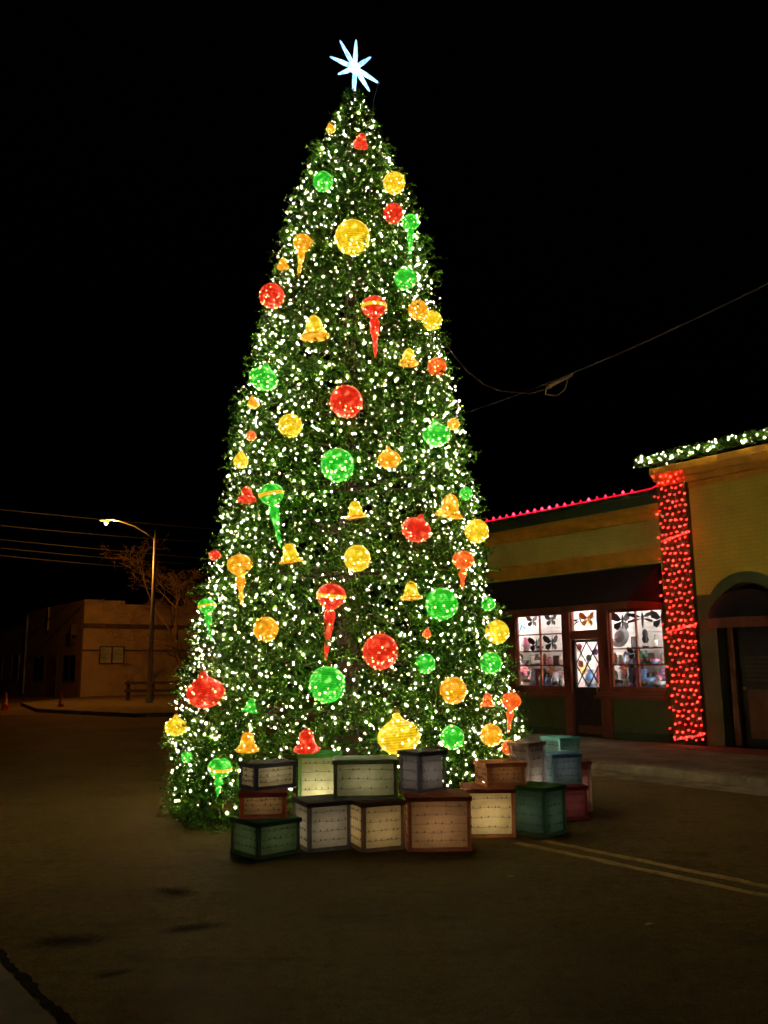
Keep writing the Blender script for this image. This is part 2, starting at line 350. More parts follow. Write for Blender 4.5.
# ------------------------------------------------------------------ the Christmas tree
TC = (-.475, .013, 10.5)
PROF = [(-0.05, 2.09), (0.37, 2.079), (0.81, 2.059), (1.24, 1.987), (1.69, 1.894), (2.16, 1.812), (2.62, 1.724), (3.1, 1.647), (3.6, 1.575), (4.1, 1.482), (4.62, 1.4), (5.14, 1.312), (5.68, 1.215), (6.22, 1.112), (6.79, 0.978), (7.35, 0.865), (7.94, 0.679), (8.24, 0.566), (8.55, 0.401), (8.86, 0.293), (9.17, 0.124), (9.3, .03)]
PZ = np.array([p[0] for p in PROF]); PR = np.array([p[1] for p in PROF])
def TR(z): return np.interp(z, PZ, PR)
def TX(z): return TC[0] + TC[1] * z
ORNAMENTS = [  # x, y, z, radius, shape, colour, tail length in radii, label
    (-0.64, 10.12, 8.47, 0.058, 'drop', 'amber', 0.0, "tiny amber teardrop ornament highest on the tree's left edge"),
    (-0.24, 9.89, 8.16, 0.095, 'bell', 'red', 0.0, 'small red bell ornament highest on the tree, just under the star'),
    (-0.71, 9.71, 7.48, 0.123, 'ball', 'green', 0.0, 'green ball ornament near the tree top, left of the highest yellow ball'),
    (0.17, 9.87, 7.55, 0.138, 'ball', 'yellow', 0.0, 'yellow ball ornament near the tree top, just above the highest red ball'),
    (0.15, 9.71, 7.05, 0.122, 'ball', 'red', 0.0, 'highest red ball ornament, beside the green finial on the upper right'),
    (0.37, 9.92, 7.04, 0.112, 'finial', 'green', 5.2, "slim green finial ornament on the tree's upper right edge"),
    (-0.34, 9.45, 6.60, 0.207, 'ball', 'yellow', 0.0, "large yellow ball ornament in the middle of the tree's upper part"),
    (-0.94, 9.61, 6.62, 0.120, 'finial', 'amber', 3.6, "amber finial ornament with a pale tail on the tree's upper left"),
    (-1.20, 9.77, 6.44, 0.073, 'bell', 'amber', 0.0, 'tiny amber bell ornament at the left edge below the upper amber finial'),
    (-1.33, 9.77, 6.02, 0.151, 'ball', 'red', 0.0, "red ball ornament at the tree's upper left edge"),
    (0.28, 9.55, 6.12, 0.130, 'ball', 'green', 0.0, 'green ball ornament right of centre below the slim green finial'),
    (-0.09, 9.29, 5.65, 0.149, 'finial', 'redgold', 4.1, 'red and gold finial ornament with a red tail, the higher of two'),
    (0.43, 9.59, 5.74, 0.118, 'ball', 'amber', 0.0, 'amber ball ornament just left of a yellow one at the right edge'),
    (0.60, 9.76, 5.68, 0.120, 'ball', 'yellow', 0.0, 'yellow ball ornament at the upper right edge where the black cable starts'),
    (-0.77, 9.26, 5.40, 0.154, 'bell', 'yellow', 0.0, 'large yellow bell ornament on the upper left, below the red edge ball'),
    (0.30, 9.35, 5.07, 0.108, 'bell', 'yellow', 0.0, "small yellow bell ornament right of the higher red and gold finial's tail"),
    (0.64, 9.64, 5.05, 0.112, 'ball', 'orangered', 0.0, 'orange red ball ornament at the right edge beside the small yellow bell'),
    (-1.38, 9.52, 4.89, 0.168, 'onion', 'green', 0.0, 'green onion shaped ornament at the left edge, halfway up the tree'),
    (-0.40, 9.04, 4.45, 0.180, 'ball', 'red', 0.0, 'large red ball ornament in the middle of the tree'),
    (-1.02, 9.13, 4.21, 0.132, 'ball', 'yellow', 0.0, 'yellow ball ornament left of and just below the large middle red ball'),
    (-1.50, 9.57, 4.60, 0.064, 'drop', 'amber', 0.0, 'tiny amber teardrop ornament at the left edge below the green onion shape'),
    (-1.50, 9.46, 4.19, 0.057, 'ball', 'orangered', 0.0, 'tiny orange red ball ornament at the left edge above a yellow teardrop'),
    (-1.62, 9.51, 3.90, 0.085, 'drop', 'yellow', 0.0, "yellow teardrop ornament at the tree's left edge above the red bell"),
    (0.60, 9.39, 4.16, 0.158, 'onion', 'green', 0.0, 'green onion shaped ornament on the right, beside a tiny amber ball'),
    (0.82, 9.70, 4.37, 0.070, 'ball', 'amber', 0.0, 'tiny amber ball ornament at the right edge touching the green onion shape'),
    (-0.49, 8.92, 3.71, 0.181, 'ball', 'green', 0.0, "large green ball ornament in the tree's middle below the large red ball"),
    (0.06, 9.01, 3.79, 0.124, 'onion', 'amber', 0.0, 'amber onion shaped ornament right of the large middle green ball'),
    (-1.51, 9.29, 3.48, 0.099, 'bell', 'red', 0.0, 'red bell ornament at the left edge next to a green and gold finial'),
    (-1.21, 9.07, 3.43, 0.140, 'finial', 'greengold', 4.2, 'green and gold finial ornament beside the red bell on the left'),
    (-0.30, 8.85, 3.21, 0.105, 'bell', 'yellow', 0.0, 'small yellow bell ornament in the middle, below the large green ball'),
    (0.73, 9.34, 3.33, 0.149, 'bell', 'amber', 0.0, 'large amber bell ornament near the right edge above a yellow ball'),
    (0.94, 9.64, 3.53, 0.074, 'ball', 'green', 0.0, 'tiny green ball ornament at the right edge above the large amber bell'),
    (0.34, 9.00, 3.02, 0.159, 'onion', 'red', 0.0, 'red onion shaped ornament on the right below the large amber bell'),
    (1.06, 9.75, 3.11, 0.138, 'ball', 'yellow', 0.0, 'yellow ball ornament at the right edge level with the red rooftop lights'),
    (-0.98, 8.86, 2.76, 0.119, 'bell', 'yellow', 0.0, "yellow bell ornament on the left, below the green and gold finial's tail"),
    (-0.28, 8.77, 2.69, 0.138, 'ball', 'yellow', 0.0, 'yellow ball ornament in the middle, below the small middle yellow bell'),
    (-1.55, 9.15, 2.68, 0.134, 'finial', 'amber', 3.3, "amber finial ornament with a golden tail on the tree's lower left"),
    (-1.91, 9.61, 2.85, 0.062, 'ball', 'red', 0.0, 'tiny red ball ornament at the left edge beside the lower amber finial'),
    (0.86, 9.35, 2.73, 0.120, 'finial', 'orangered', 2.9, 'orange red finial ornament near the right edge below the large amber bell'),
    (0.27, 8.84, 2.36, 0.108, 'bell', 'yellow', 0.0, 'yellow bell ornament just left of the large lower green ball'),
    (-1.96, 9.48, 2.27, 0.099, 'finial', 'greengold', 4.1, 'green and gold finial ornament at the lower left edge'),
    (-0.54, 8.69, 2.30, 0.151, 'finial', 'redgold', 4.3, 'red and gold finial ornament with a red tail, the lower of two'),
    (-1.21, 8.79, 1.98, 0.127, 'ball', 'amber', 0.0, 'amber ball ornament left of the lower red and gold finial'),
    (0.59, 9.00, 2.23, 0.172, 'ball', 'green', 0.0, 'large green ball ornament on the lower right beside a yellow bell'),
    (1.15, 9.62, 2.27, 0.078, 'ball', 'green', 0.0, 'small green ball ornament at the right edge beside the dark shop awning'),
    (-0.05, 8.63, 1.74, 0.178, 'ball', 'red', 0.0, 'large red ball ornament on the lower right below the yellow bell'),
    (0.40, 8.76, 1.62, 0.100, 'ball', 'green', 0.0, 'green ball ornament right of the large lower red ball'),
    (1.25, 9.70, 1.96, 0.134, 'ball', 'yellow', 0.0, 'yellow ball ornament at the right edge beside the shop window'),
    (1.13, 9.39, 1.62, 0.118, 'ball', 'green', 0.0, 'green ball ornament at the right edge below a yellow one by the window'),
    (0.42, 8.83, 1.91, 0.046, 'drop', 'orangered', 0.0, 'tiny orange red teardrop ornament above the green ball on the lower right'),
    (-1.87, 9.10, 1.35, 0.197, 'onion', 'red', 0.0, 'very large red onion shaped ornament at the lower left edge'),
    (-0.57, 8.53, 1.43, 0.180, 'ball', 'green', 0.0, 'large green ball ornament below the tail of the red and gold finial'),
    (0.68, 8.86, 1.35, 0.136, 'ball', 'amber', 0.0, 'amber ball ornament below the small green ball on the lower right'),
    (-1.33, 8.68, 1.23, 0.079, 'bell', 'green', 0.0, 'small green bell ornament right of the very large red onion shape'),
    (-2.26, 9.49, 0.98, 0.118, 'onion', 'yellow', 0.0, 'yellow onion shaped ornament at the bottom left edge'),
    (-1.35, 8.62, 0.89, 0.107, 'bell', 'amber', 0.0, 'amber bell ornament above the dark blue box at the bottom left'),
    (-0.76, 8.45, 0.91, 0.119, 'bell', 'red', 0.0, 'red bell ornament just above the green lidded box'),
    (0.12, 8.52, 0.93, 0.207, 'onion', 'yellow', 0.0, 'very large yellow onion shaped ornament just above the boxes'),
    (0.65, 8.75, 0.90, 0.118, 'ball', 'green', 0.0, 'green ball ornament above and between the dark blue and orange upper boxes'),
    (1.06, 9.18, 1.24, 0.078, 'bell', 'orangered', 0.0, 'small orange red bell ornament left of the lowest orange finial'),
    (1.37, 9.64, 1.21, 0.109, 'finial', 'orangered', 3.2, "orange red finial ornament lowest on the tree's right edge"),
    (1.08, 9.11, 0.89, 0.113, 'ball', 'amber', 0.0, 'amber ball ornament just above the small orange box'),
    (1.29, 9.37, 0.74, 0.079, 'ball', 'orangered', 0.0, 'small orange red ball ornament just left of the tall pale grey box'),
    (-1.64, 8.76, 0.63, 0.118, 'finial', 'greengold', 2.4, "green and gold finial ornament lowest on the tree's left side"),
    (-2.05, 9.13, 0.70, 0.056, 'ball', 'green', 0.0, 'tiny green ball ornament at the bottom left edge below the yellow onion shape'),
]
# gift boxes: name key, centre x, y, base z, rotation, width, depth, height, frame colour, panel colour, lid colour, added lamp strength, label
BOXES = [
    (-1.075, 7.96, 0, 40, .43, .44, .298, (.03, .06, .03), (.26, .40, .20), (.035, .10, .045), 1.6, 'dark green box on the ground at the left end of the row'),
    (-.597, 8.186, 0, 24, .40, .42, .418, (.07, .06, .065), (.55, .50, .40), (.05, .045, .055), 2.0, 'grey box on the ground between the dark green and the tan box'),
    (-.111, 8.161, 0, 22, .40, .42, .417, (.09, .055, .03), (.66, .50, .26), (.07, .04, .025), 2.5, 'tan box on the ground beneath the wide grey green box'),
    (.45, 8.15, 0, 2, .56, .46, .460, (.17, .055, .028), (.56, .33, .17), (.22, .07, .03), 3.0, 'big orange brown box on the ground in the middle of the row'),
    (.975, 8.727, 0, 0, .47, .45, .443, (.20, .07, .025), (.70, .55, .28), (.20, .05, .02), 5.0, 'cream panelled box with orange frame under the small orange box'),
    (1.465, 8.728, 0, 48, .36, .40, .449, (.035, .09, .06), (.13, .25, .19), (.03, .16, .04), .9, 'large green box at the right, with a bright green lid'),
    (1.899, 9.554, 0, 18, .34, .34, .339, (.30, .05, .06), (.42, .12, .13), (.32, .06, .07), .8, 'pink box on the ground under the blue box'),
    (2.137, 9.945, 0, 30, .19, .19, .538, (.36, .14, .12), (.45, .20, .17), (.40, .16, .14), .5, 'slim pale pink box at the far right end behind the pink one'),
    (-.665, 8.874, 0, 4, .42, .36, .763, (.10, .20, .07), (.66, .66, .40), (.06, .32, .06), 5.0, 'tall box with bright green lid and pale panels behind the grey box'),
    (-.202, 8.276, .420, 3, .58, .38, .346, (.06, .07, .05), (.50, .50, .32), (.12, .17, .11), 3.4, 'wide grey green box resting on the grey and the tan box'),
    (.334, 8.296, .463, 40, .33, .28, .363, (.07, .065, .10), (.30, .28, .31), (.075, .075, .12), 1.5, 'slate blue box on top of the big orange brown box'),
    (-1.11, 8.08, .301, 6, .40, .40, .215, (.19, .035, .018), (.52, .33, .16), (.16, .03, .02), 3.4, 'small red brown box between the dark green and the dark blue box'),
    (-1.09, 8.187, .519, 36, .42, .30, .232, (.025, .028, .045), (.55, .50, .32), (.07, .075, .085), 3.6, 'dark blue box, topmost of the stack at the left end'),
    (1.117, 8.80, .446, 14, .40, .34, .220, (.30, .10, .035), (.48, .25, .11), (.33, .11, .04), 2.2, 'small orange box on top of the cream panelled box'),
    (1.448, 9.20, 0, 42, .26, .26, .816, (.20, .16, .16), (.42, .37, .36), (.22, .17, .17), 1.4, 'tall pale grey box behind the small orange box'),
    (1.875, 9.66, .342, 18, .34, .32, .315, (.12, .20, .30), (.26, .36, .46), (.10, .24, .38), 1.0, 'blue box on top of the pink box'),
    (2.036, 10.36, 0, 30, .30, .32, .770, (.12, .36, .33), (.28, .48, .44), (.13, .42, .40), 1.0, 'tall turquoise box, the rearmost at the right'),
]
OP = np.array([(o[0], o[1], o[2]) for o in ORNAMENTS]); OR_ = np.array([o[3] for o in ORNAMENTS])
def clear_of_things(P, k=1.0):
    """mask of points outside every ornament and every box"""
    ok = np.ones(len(P), bool)
    for c, r, o in zip(OP, OR_, ORNAMENTS):
        ok &= ((P - c) ** 2).sum(1) > (r * k) ** 2
        if o[4] == 'finial':
            q = P - c; ok &= ~((np.hypot(q[:, 0], q[:, 1]) < r * .5 * k) & (q[:, 2] < 0) & (q[:, 2] > -o[6] * r))
    for b in BOXES:
        a = R_(b[3]); dx, dy = P[:, 0] - b[0], P[:, 1] - b[1]
        u = dx * math.cos(a) + dy * math.sin(a); v = -dx * math.sin(a) + dy * math.cos(a)
        ok &= ~((abs(u) < b[4] / 2 + .05) & (abs(v) < b[5] / 2 + .06) & (P[:, 2] > b[2] - .03) & (P[:, 2] < b[2] + b[6] + .03))
        ok &= ~((abs(dx) < max(b[4], b[5]) / 2 + .04) & (dy < 0) & (dy > -1.2) & (P[:, 2] < b[2] + b[6] + .02))
    return ok
def wob(th, z): return .030 * np.sin(5 * th + 2.1 * z) + .035 * np.sin(9 * th - 4.7 * z + 1) + .03 * np.sin(3.1 * z * 3 + 2 * th)

def sprays(base, dirs, length, nn, nlen, nwid, r):
    """needle triangles along stems: base (n,3), dirs (n,3), length (n,)"""
    n = len(base); u = r.uniform(.08, 1., (n, nn)); P = base[:, None] + dirs[:, None] * (length[:, None] * u)[..., None]
    P[..., 2] -= (.10 * length[:, None] * u ** 2)
    rv = r.normal(size=(n, nn, 3)); rv -= (rv * dirs[:, None]).sum(-1, keepdims=True) * dirs[:, None]
    rv /= np.linalg.norm(rv, axis=-1, keepdims=True) + 1e-9
    D = dirs[:, None] * r.uniform(.45, .95, (n, nn, 1)) + rv; D /= np.linalg.norm(D, axis=-1, keepdims=True)
    W = np.cross(D, r.normal(size=(n, nn, 3))); W /= np.linalg.norm(W, axis=-1, keepdims=True) + 1e-9
    Ln = (nlen * r.uniform(.7, 1.25, (n, nn)))[..., None]
    A = (P - W * nwid / 2).reshape(-1, 3); B = (P + W * nwid / 2).reshape(-1, 3); C = (P + D * Ln).reshape(-1, 3)
    V = np.stack([A, B, C], 1).reshape(-1, 3); 
    # the stem itself, one slim triangle
    sw = np.cross(dirs, r.normal(size=(n, 3))); sw /= np.linalg.norm(sw, axis=1, keepdims=True) + 1e-9
    S = np.stack([base - sw * .004, base + sw * .004, base + dirs * length[:, None] - np.array([0, 0, .1]) * length[:, None]], 1).reshape(-1, 3)
    return np.concatenate([V, S])
def crown_points(n, r, zmin=.0, zmax=9.22):
    z = r.uniform(zmin, zmax, n * 3); keep = r.uniform(0, 2.15, n * 3) < TR(z) + .06; z = z[keep][:n]
    return z, r.uniform(0, 2 * math.pi, len(z))
def make_crown(nb, depth, jit, lmul, seed, nn, nlen, nwid):
    r = np.random.default_rng(seed); z, th = crown_points(nb, r); sz = np.clip(TR(z) / .75, .42, 1.)
    rad = np.maximum(TR(z) + wob(th, z) * sz - depth * sz + r.uniform(-jit, jit, len(z)) * sz, .01)
    er = np.stack([np.cos(th), np.sin(th), 0 * th], 1); et = np.stack([-np.sin(th), np.cos(th), 0 * th], 1)
    base = np.stack([TX(z) + rad * er[:, 0], TC[2] + rad * er[:, 1], z], 1)
    up = r.normal(.02, .38, len(z)); tg = r.normal(0, .42, len(z))
    d0 = er + et * tg[:, None]; d0[:, 2] += up; d0 /= np.linalg.norm(d0, axis=1, keepdims=True)
    out = []
    L = r.uniform(.16, .30, len(z)) * sz * lmul
    for k, ang in enumerate((0, .62, -.62)):
        s = np.cross(d0, np.array([0, 0, 1.])); s /= np.linalg.norm(s, axis=1, keepdims=True) + 1e-9
        dk = d0 * math.cos(ang) + s * math.sin(ang); dk[:, 2] += r.normal(0, .12, len(z)); dk /= np.linalg.norm(dk, axis=1, keepdims=True)
        bk = base + d0 * (L * (.0 if k == 0 else .25))[:, None]; lk = L * (1. if k == 0 else .68)
        tip = bk + dk * lk[:, None]
        ok = clear_of_things(tip, .92) & clear_of_things(bk, .8) & (tip[:, 2] > .03) & clear_of_things((tip + bk) / 2, .86)
        out.append(sprays(bk[ok], dk[ok], lk[ok], nn, nlen, nwid, r))
    return np.concatenate(out)
def make_tufts(nc, seed, k=7, nn=32):
    """branch ends: tufts of sprays radiating from a shared twig, with dark gaps between tufts"""
    r = np.random.default_rng(seed); z, th = crown_points(nc * 3, r)
    P3 = np.stack([TR(z) * np.cos(th), TR(z) * np.sin(th), z], 1); keep = []; cell = {}
    for i in range(len(z)):                                   # keep the tufts apart
        md = .185 if z[i] < 6.5 else .15; key = tuple((P3[i] // .2).astype(int)); okk = True
        for a in (-1, 0, 1):
            for b in (-1, 0, 1):
                for c in (-1, 0, 1):
                    for j in cell.get((key[0] + a, key[1] + b, key[2] + c), ()):
                        if ((P3[i] - P3[j]) ** 2).sum() < md * md: okk = False
        if okk: keep.append(i); cell.setdefault(key, []).append(i)
    z, th = z[keep], th[keep]; n = len(z); sz = np.clip(TR(z) / .75, .42, 1.)
    rad = np.maximum(TR(z) + (wob(th, z) + r.uniform(-.11, .05, n)) * sz - .245 * sz, .01)
    er = np.stack([np.cos(th), np.sin(th), 0 * th], 1); et = np.stack([-np.sin(th), np.cos(th), 0 * th], 1); ez = np.array([0, 0, 1.])
    base = np.stack([TX(z) + rad * er[:, 0], TC[2] + rad * er[:, 1], z], 1)
    ax = er + et * r.normal(0, .25, n)[:, None] + ez * r.normal(.0, .22, n)[:, None]; ax /= np.linalg.norm(ax, axis=1, keepdims=True)
    u = np.cross(ax, ez); u /= np.linalg.norm(u, axis=1, keepdims=True) + 1e-9; v = np.cross(ax, u); out = []
    for q in range(k):
        a = 2 * math.pi * q / max(k - 1, 1) + r.uniform(-.4, .4, n); sp = 0 * a if q == 0 else r.uniform(.45, .95, n)
        d = ax * np.cos(sp)[:, None] + (u * np.cos(a)[:, None] + v * np.sin(a)[:, None]) * np.sin(sp)[:, None]
        b = base + ax * (r.uniform(.0, .10, n) * sz)[:, None]; L = r.uniform(.16, .29, n) * sz * (1.2 if q == 0 else 1.); tip = b + d * L[:, None]
        ok = clear_of_things(tip, np.where(r.uniform(0, 1, n) < .45, .70, .95)) & clear_of_things(b, .75) & (tip[:, 2] > .03) & clear_of_things((tip + b) / 2, .8)
        out.append(sprays(b[ok], d[ok], L[ok], nn, .058, .0115, r))
    return np.concatenate(out)
tree = thing('christmas_tree', 'giant cone shaped Christmas tree of dark green pine in the street', 'tree', (TX(0), TC[2], 0))
V = np.concatenate([make_tufts(2600, 3), make_crown(2100, .55, .12, 1.2, 5, 24, .080, .014)])
V -= np.array([TX(0), TC[2], 0]); V[:, 2] = np.maximum(V[:, 2], .008)
link('crown', np_mesh('crown', V, np.arange(len(V)).reshape(-1, 3), 'needles'), tree)
MB().tube([(0, 0, 0), (.02, 0, 3), (.06, 0, 6), (.12, 0, 9.25)], [.16, .12, .08, .02], 10).build('trunk', 'bark', tree, smooth=True)
for z in np.arange(.5, 8.6, .55):      # whorls of limbs carrying the sprays
    for k in range(7):
        a = 2 * math.pi * (k + (z * 1.7) % 1) / 7; rr = float(TR(z)) - .22
        MB().tube([(.013 * z, 0, z), (.013 * z + rr * math.cos(a), rr * math.sin(a), z + .05)], [.02, .008], 5).build('branch', 'bark', tree)

# string lights wound round the tree
str_l = thing('string_lights', 'warm white string lights wound all round the tall tree', 'string lights', (TX(0), TC[2], 0))
def bulb_shape(r, l, n):
    return MB().add([(0, 0, -l * .4)] + [(r * math.cos(2 * math.pi * k / n), r * math.sin(2 * math.pi * k / n), -l * .05) for k in range(n)] + [(0, 0, l * .6)], [(0, 1 + (k + 1) % n, 1 + k) for k in range(n)] + [(n + 1, 1 + k, 1 + (k + 1) % n) for k in range(n)])
def bulb_mesh(name, mat, r=.0074, l=.021):
    return bulb_shape(r, l, 6).mesh(name, mat)
pts = []; th = 0.; z = .06; pitch = .136; step = .098
while z < 9.15:
    rr = max(float(TR(z)), .1); th += step / rr; z += pitch * step / (2 * math.pi * rr); pts.append((z, th))
pts = np.array(pts); n = len(pts)
r2 = np.random.default_rng(21)
zz = pts[:, 0] + r2.normal(0, .055, n); tt = pts[:, 1] + r2.normal(0, .05, n) / np.maximum(TR(pts[:, 0]), .15)
sz = np.clip(TR(zz) / .75, .4, 1)
rad = np.maximum(TR(zz) + wob(tt, zz) * sz + r2.uniform(-.19, -.01, n) * sz, .03)
BP = np.stack([TX(zz) + rad * np.cos(tt), TC[2] + rad * np.sin(tt), np.maximum(zz, .04)], 1)
keep = clear_of_things(BP, 1.03) & ((BP[:, 2] > .42) | (r2.uniform(0, 1, n) < .35))
wm = MB(); seg = []
for i in range(n):
    if keep[i] and (not seg or (Vector(BP[i]) - Vector(BP[seg[-1]])).length < .42): seg.append(i)
    else:
        if len(seg) > 1: wm.tube([tuple(BP[j] - np.array([TX(0), TC[2], .02])) for j in seg], .0028, 3, False)
        seg = [i] if keep[i] else []
if len(seg) > 1: wm.tube([tuple(BP[j] - np.array([TX(0), TC[2], .02])) for j in seg], .0028, 3, False)
wm.build('wire', 'greenwire', str_l)
BP = BP[keep]; face = (TC[2] - BP[:, 1]) ; dist = np.linalg.norm(BP - np.array([0, 0, 1.6]), axis=1)
near = ((BP[:, 1] - TC[2]) / np.maximum(TR(BP[:, 2]), .1)) < -.45
order = np.argsort(np.where(near, dist, dist + 100)); BLoc = BP - np.array([TX(0), TC[2], 0])
bme = bulb_mesh('bulb', 'bulb_obj')
for i in order[:300]:
    o = link('bulb', bme, str_l, tuple(BLoc[i])); o.rotation_euler = (random.uniform(-.9, .9), random.uniform(-.9, .9), random.uniform(0, 6))
def joined_bulbs(name, P, mat, parent, r=.0074, l=.021, seed=1):
    rr = np.random.default_rng(seed); src = bulb_shape(r, l, 5)
    sv = np.array(src.v); mb = MB(); 
    for p in P:
        e = Matrix.Rotation(rr.uniform(-.9, .9), 3, 'X') @ Matrix.Rotation(rr.uniform(-.9, .9), 3, 'Y'); q = sv @ np.array(e).T * rr.uniform(.85, 1.1) + p
        mb.add(q, src.f)
    return tag(mb.build(name, mat, parent), kind='stuff')
joined_bulbs('more_bulbs', BLoc[order[300:]], 'bulb_many', str_l, seed=4)

# star topper: eight tapered light rods of two lengths round a core
SC = Vector((-.333, 10.5, 9.649))
tips = [(-.317, 10.11), (-.537, 10.036), (-.68, 9.852), (-.565, 9.518), (-.355, 9.208), (-.133, 9.251), (-.007, 9.436), (-.113, 9.775)]
star = thing('star_topper', 'eight pointed ice blue light star on the tree top', 'star', (TX(9.2), 10.5, 9.2)); SB = Vector((TX(9.2), 10.5, 9.2))
for k, (x, z) in enumerate(tips):
    a = SC - SB; b = Vector((x, 10.5 + (-.05 if k % 2 else .03), z)) - SB; mid = a.lerp(b, .45)
    MB().tube([tuple(a), tuple(mid), tuple(a.lerp(b, .93)), tuple(b)], [.025, .031, .014, .003], 8).build('point', 'star', star)
MB().lathe([(.008, -.075), (.05, -.05), (.07, 0), (.05, .05), (.008, .075)], 12, tuple(SC - SB)).build('core', 'star_core', star)
MB().tube([(0, .05, -.25), (.03, .06, .1), tuple(SC - SB + Vector((0, .06, 0)))], .018, 6).build('mounting_pole', 'black', star)
MB().tube([(0, 0, 0), (-.03, .02, -.12), (-.07, .0, -.28), (-.085, -.02, -.47)], .006, 5).build('cord', 'wire', star, tuple(Vector((-.012, 10.5, 9.43)) - SB))

# ------------------------------------------------------------------ ornaments
def arc(rx, rz, a0, a1, n, zc=0): return [(max(rx * math.cos(R_(a0 + (a1 - a0) * k / n)), .004), zc + rz * math.sin(R_(a0 + (a1 - a0) * k / n))) for k in range(n + 1)]
def ribbed(pr, k=.018):
    out = []
    for i in range(len(pr) - 1):
        (r0, z0), (r1, z1) = pr[i], pr[i + 1]
        for s in (0, .33, .66):
            out.append((max((r0 + (r1 - r0) * s) * (1 + (k if s == .33 else -k * .5)), .004), z0 + (z1 - z0) * s))
    return out + [pr[-1]]
def bulb_pts(pr, n, seed, lo=None):
    rr = random.Random(seed); out = []
    while len(out) < n:
        i = rr.randrange(len(pr) - 1); s = rr.random(); r = pr[i][0] + (pr[i + 1][0] - pr[i][0]) * s; z = pr[i][1] + (pr[i + 1][1] - pr[i][1]) * s
        if rr.random() > r + .1: continue
        if z > .1 and rr.random() < .55: continue
        a = rr.uniform(0, 2 * math.pi); out.append((r * 1.01 * math.cos(a), r * 1.01 * math.sin(a), z))
    return out
MESH = {}
def cached(key, fn):
    if key not in MESH: MESH[key] = fn()
    return MESH[key]
BODY = {'ball': arc(1, 1, -90, 86, 16), 'onion': arc(1, .82, -90, 25, 11) + [(.80, .46), (.55, .64), (.32, .78), (.20, .92), (.14, 1.06), (.06, 1.14)],
        'drop': arc(1, .9, -90, 20, 9) + [(.72, .7), (.42, 1.1), (.18, 1.45), (.05, 1.65)],
        'bell': [(.86, -.78), (1.0, -.74), (.98, -.60), (.80, -.46), (.66, -.20), (.60, .15), (.55, .45), (.44, .68), (.26, .84), (.08, .90)]}
COLNAME = {'redgold': ('red', 'gold'), 'greengold': ('green', 'gold')}
def make_ornament(x, y, z, r, shape, col, tail, label, idx):
    a = math.atan2(y - TC[2], x - TX(z)); inn = .045 + .2 * r; x, y, z = Vector((x, y, z)) + Vector((x, y, z - 1.6)).normalized() * inn; body, band = COLNAME.get(col, (col, col))
    t = thing({'ball': 'ball_ornament', 'onion': 'onion_ornament', 'drop': 'teardrop_ornament', 'bell': 'bell_ornament', 'finial': 'finial_ornament'}[shape], label, 'ornament', (x, y, z), a, shape + ' ornaments on the tree')
    t.rotation_euler = (random.uniform(-.18, .18), random.uniform(-.1, .2), a); s = r
    if shape == 'onion': t.rotation_euler = ((random.uniform(-.5, .5) if body != 'yellow' else random.uniform(-.08, .08)), random.uniform(-.15, .15), a)
    t.scale = (s, s, s); var = idx % 4
    def bulbs(key, pr, n, c):
        def mk():
            mb = MB(); q = .055
            for p in bulb_pts(pr, n, sum(map(ord, key[0])) % 97 + var): mb.lathe([(q * .4, -q), (q, 0), (q * .4, q)], 5, p)
            return mb.mesh('bulb_string', 'ob_' + c)
        tag(link('bulb_string', cached(key, mk), t), kind='stuff')
    if shape == 'finial':
        top = arc(1, .86, 8, 86, 7); low = [(.18, -.92), (.52, -.72), (.80, -.46), (.95, -.16)]; mid = [(.96, -.15), (1.0, -.02), (.99, .13)]
        tl = max(tail, 2.2); ic = [(.02, -tl), (.13, -tl * .88), (.20, -tl * .72), (.16, -tl * .66), (.30, -tl * .52), (.40, -1.35), (.36, -1.05), (.16, -.93)]
        sh = link('shell', cached(('ft', body), lambda: MB().lathe(ribbed(low), 22).lathe(ribbed(top), 22).mesh('shell', 'orn_' + body, True)), t)
        link('band', cached(('fb', band), lambda: MB().lathe([(r_ * 1.015, z_) for r_, z_ in mid], 22).mesh('band', 'orn_' + band, True)), t)
        tc = 'amber' if body == 'amber' else body
        MB().lathe(ribbed(ic, .03), 16).build('tail', 'orn_' + tc, t, smooth=True)
        bulbs(('fbul', body, var), low + mid, 22, band); bulbs(('ftb', body, var, round(tl, 1)), ic, 12, body); zt = .86
    else:
        pr = BODY[shape]
        link('shell', cached((shape, body), lambda: MB().lathe(ribbed(pr), 24).mesh('shell', 'orn_' + body, True)), t)
        bulbs((shape + 'b', body, var), pr, 44 if r > .14 else 28, body); zt = pr[-1][1]
        if shape == 'bell':
            link('rim', cached(('rim', body), lambda: MB().lathe([(.88, -.82), (1.06, -.80), (1.07, -.68), (.97, -.60)], 24).mesh('rim', 'orn_' + ('amber' if body in ('amber', 'yellow') else body), True)), t)
            link('clapper', cached(('clap',), lambda: MB().lathe([(.02, -1.06), (.14, -.98), (.14, -.88), (.03, -.60)], 10).mesh('clapper', 'brass', True)), t)
    link('cap', cached(('cap', round(zt, 2)), lambda: MB().lathe([(.15, zt - .04), (.15, zt + .10), (.05, zt + .12), (.05, zt + .22)], 10).mesh('cap', 'brass')), t)
for i, o in enumerate(ORNAMENTS): make_ornament(*o, i)

